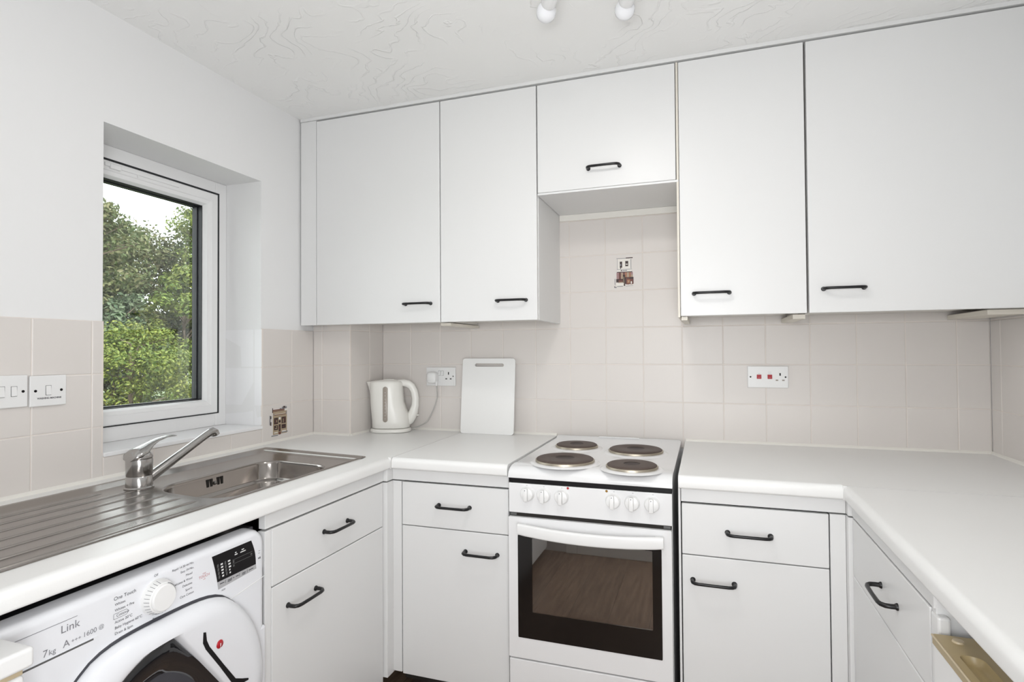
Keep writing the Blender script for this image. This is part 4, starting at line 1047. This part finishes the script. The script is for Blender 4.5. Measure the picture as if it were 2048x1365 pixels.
# ------------------------------------------------------------------ sockets and switches
def wall_plate(name, label, cat, face, a0, a1, z0, z1, parts, th=.008):
    """face: 'back' -> plane Y=0, a is X; 'left' -> plane X=XL, a is Y"""
    def bx(bm, a, b, c, d, e, f, bev=0):   # a..b across, c..d up, e..f out of the wall
        if face == 'back': box(bm, a, b, -f, -e, c, d, bev)
        else: box(bm, XL+e, XL+f, a, b, c, d, bev)
    loc = ((a0+a1)/2, -.0005, (z0+z1)/2) if face == 'back' else (XL+.0005, (a0+a1)/2, (z0+z1)/2)
    t = thing(name, loc, label, cat)
    bm = bmesh.new(); bx(bm, a0, a1, z0, z1, .0006, th, .0022); pl = obj('face_plate', bm, 'plastic', t)
    for kind, a, z, w, h, mt in parts:
        if kind in ('screw', 'pin'):
            bm = bmesh.new()
            if kind == 'screw': lathe(bm, [(0, .0008), (w, .0006), (w, -.001)], (a, -th, z) if face == 'back' else (XL+th, a, z), (0, -1, 0) if face == 'back' else (1, 0, 0), 14)
            else: bx(bm, a-w/2, a+w/2, z-h/2, z+h/2, th-.001, th+.0003)
            obj('screw_cover' if kind == 'screw' else 'pin_hole', bm, mt, pl)
        elif kind == 'rocker':
            bm = bmesh.new(); bx(bm, a-w/2-.0008, a+w/2+.0008, z-h/2-.0008, z+h/2+.0008, th-.001, th+.0004); r = obj('switch_well', bm, 'greybtn' if mt != 'red' else 'whitep', pl)
            bm = bmesh.new(); bx(bm, a-w/2, a+w/2, z-h/2, z+h/2, th-.001, th+.0035, .001)
            for v in bm.verts:
                top = (v.co.z-z)/(h/2)
                if face == 'back':
                    if v.co.y < -th-.001: v.co.y += .0022*max(0, top)
                else:
                    if v.co.x > XL+th+.001: v.co.x -= .0022*max(0, top)
            obj('rocker_switch', bm, mt, r)
    return t, pl
wall_plate('power_socket', 'double white power socket behind the kettle, with the kettle plug in it', 'socket', 'back', .0835, .2295, 1.114, 1.199,
           [('rocker', .150, 1.172, .0095, .021, 'plastic'), ('rocker', .165, 1.172, .0095, .021, 'plastic'), ('pin', .1955, 1.171, .0045, .012, 'black'), ('pin', .1845, 1.146, .0085, .0055, 'greybtn'), ('pin', .2065, 1.146, .0085, .0055, 'greybtn'), ('screw', .2185, 1.158, .0027, 0, 'black')])
t, pl = wall_plate('cooker_switch', 'white cooker switch plate with two red rockers and one socket, right of the cooker', 'switch', 'back', 1.4545, 1.5965, 1.125, 1.207,
           [('rocker', 1.495, 1.167, .0160, .0160, 'red'), ('rocker', 1.5325, 1.167, .0160, .0160, 'red'), ('pin', 1.568, 1.176, .005, .010, 'black'), ('pin', 1.557, 1.154, .0085, .005, 'gauge'), ('pin', 1.579, 1.154, .0085, .005, 'gauge'), ('screw', 1.465, 1.166, .0032, 0, 'black'), ('screw', 1.5865, 1.166, .0032, 0, 'black')])
bm = bmesh.new(); box(bm, 1.491, 1.499, -.0083, -.0081, 1.1785, 1.1795); box(bm, 1.5265, 1.5385, -.0083, -.0081, 1.1785, 1.1795); box(bm, 1.5265, 1.5385, -.0083, -.0081, 1.184, 1.1848); obj('plate_lettering', bm, 'silver', pl)
bm = bmesh.new()
for x in (1.495, 1.5325): box(bm, x-.004, x+.004, -.0118, -.0114, 1.1635, 1.1645)
obj('rocker_mark', bm, 'pink', pl)
t, pl = wall_plate('light_switch', 'square white switch plate marked WASHING MACHINE, on the tiles left of the window', 'switch', 'left', -1.3795, -1.2915, 1.135, 1.215,
           [('rocker', -1.336, 1.176, .012, .024, 'plastic'), ('screw', -1.3665, 1.1755, .0035, 0, 'black'), ('screw', -1.3045, 1.1755, .0035, 0, 'black')])
bm = bmesh.new(); text_into(bm, 'WASHING MACHINE', .0062, mX(XL+.0082, -1.3335, 1.1555), 0, 'CENTER', .00022); obj('plate_lettering', bm, 'ink', pl, recalc=False)
wall_plate('light_switch', 'white double switch plate at the left picture edge, next to the WASHING MACHINE one', 'switch', 'left', -1.531, -1.3835, 1.1375, 1.2185,
           [('rocker', -1.4145, 1.178, .012, .024, 'plastic'), ('rocker', -1.441, 1.178, .012, .026, 'plastic'), ('screw', -1.3945, 1.177, .0035, 0, 'black'), ('pin', -1.497, 1.192, .005, .011, 'black'), ('pin', -1.508, 1.17, .009, .006, 'greybtn'), ('pin', -1.486, 1.17, .009, .006, 'greybtn')])

# ------------------------------------------------------------------ ceiling spotlights
LC = Vector((1.03, -1.01, ZC))
lt = thing('ceiling_spotlight', LC, 'white ceiling spotlight bar with two lamp heads, cut by the top of the picture', 'spotlight')
bm = bmesh.new(); lathe(bm, [(0, 0), (.055, 0), (.052, -.018), (.04, -.024), (0, -.024)], LC, (0, 0, 1), 32); obj('ceiling_rose', bm, 'enamel', lt, smooth=40)
bm = bmesh.new(); tube(bm, [Vector((.945, -.98, 2.245)), Vector((1.14, -.915, 2.245))], .008, 12); tube(bm, [LC+Vector((0, 0, -.02)), LC+Vector((0, 0, -.034))], .008, 12); obj('bar', bm, 'brass', lt, smooth=50)
def head(base, tipd, L, nm='lamp_head'):
    base = Vector(base); d = Vector(tipd).normalized()
    bm = bmesh.new(); lathe(bm, [(0, -.01), (.014, -.01), (.019, 0), (.0205, .004), (.0215, L*.55), (.0205, L*.6), (.0, L*.6)], base, d, 24)
    h = obj(nm, bm, 'enamel', lt, smooth=40)
    bm = bmesh.new(); lathe(bm, [(.0135, L*.58), (.0165, L*.62), (.025, L*.72), (.0275, L*.82), (.0255, L*.90), (.015, L*.99), (0, L*1.02)], base, d, 24); obj('reflector_bulb', bm, 'bulbglass', h, smooth=50)
    bm = bmesh.new(); tube(bm, [base+Vector((0, 0, .03)), base+d*.012], .005, 8); obj('swivel_joint', bm, 'brass', h, smooth=50)
H1 = Vector((.952, -.965, 2.222)); head(H1, Vector((.868, -.800, 2.200))-H1, .150)
H2 = Vector((1.135, -.90, 2.222)); head(H2, Vector((1.098, -.778, 2.205))-H2, .135)
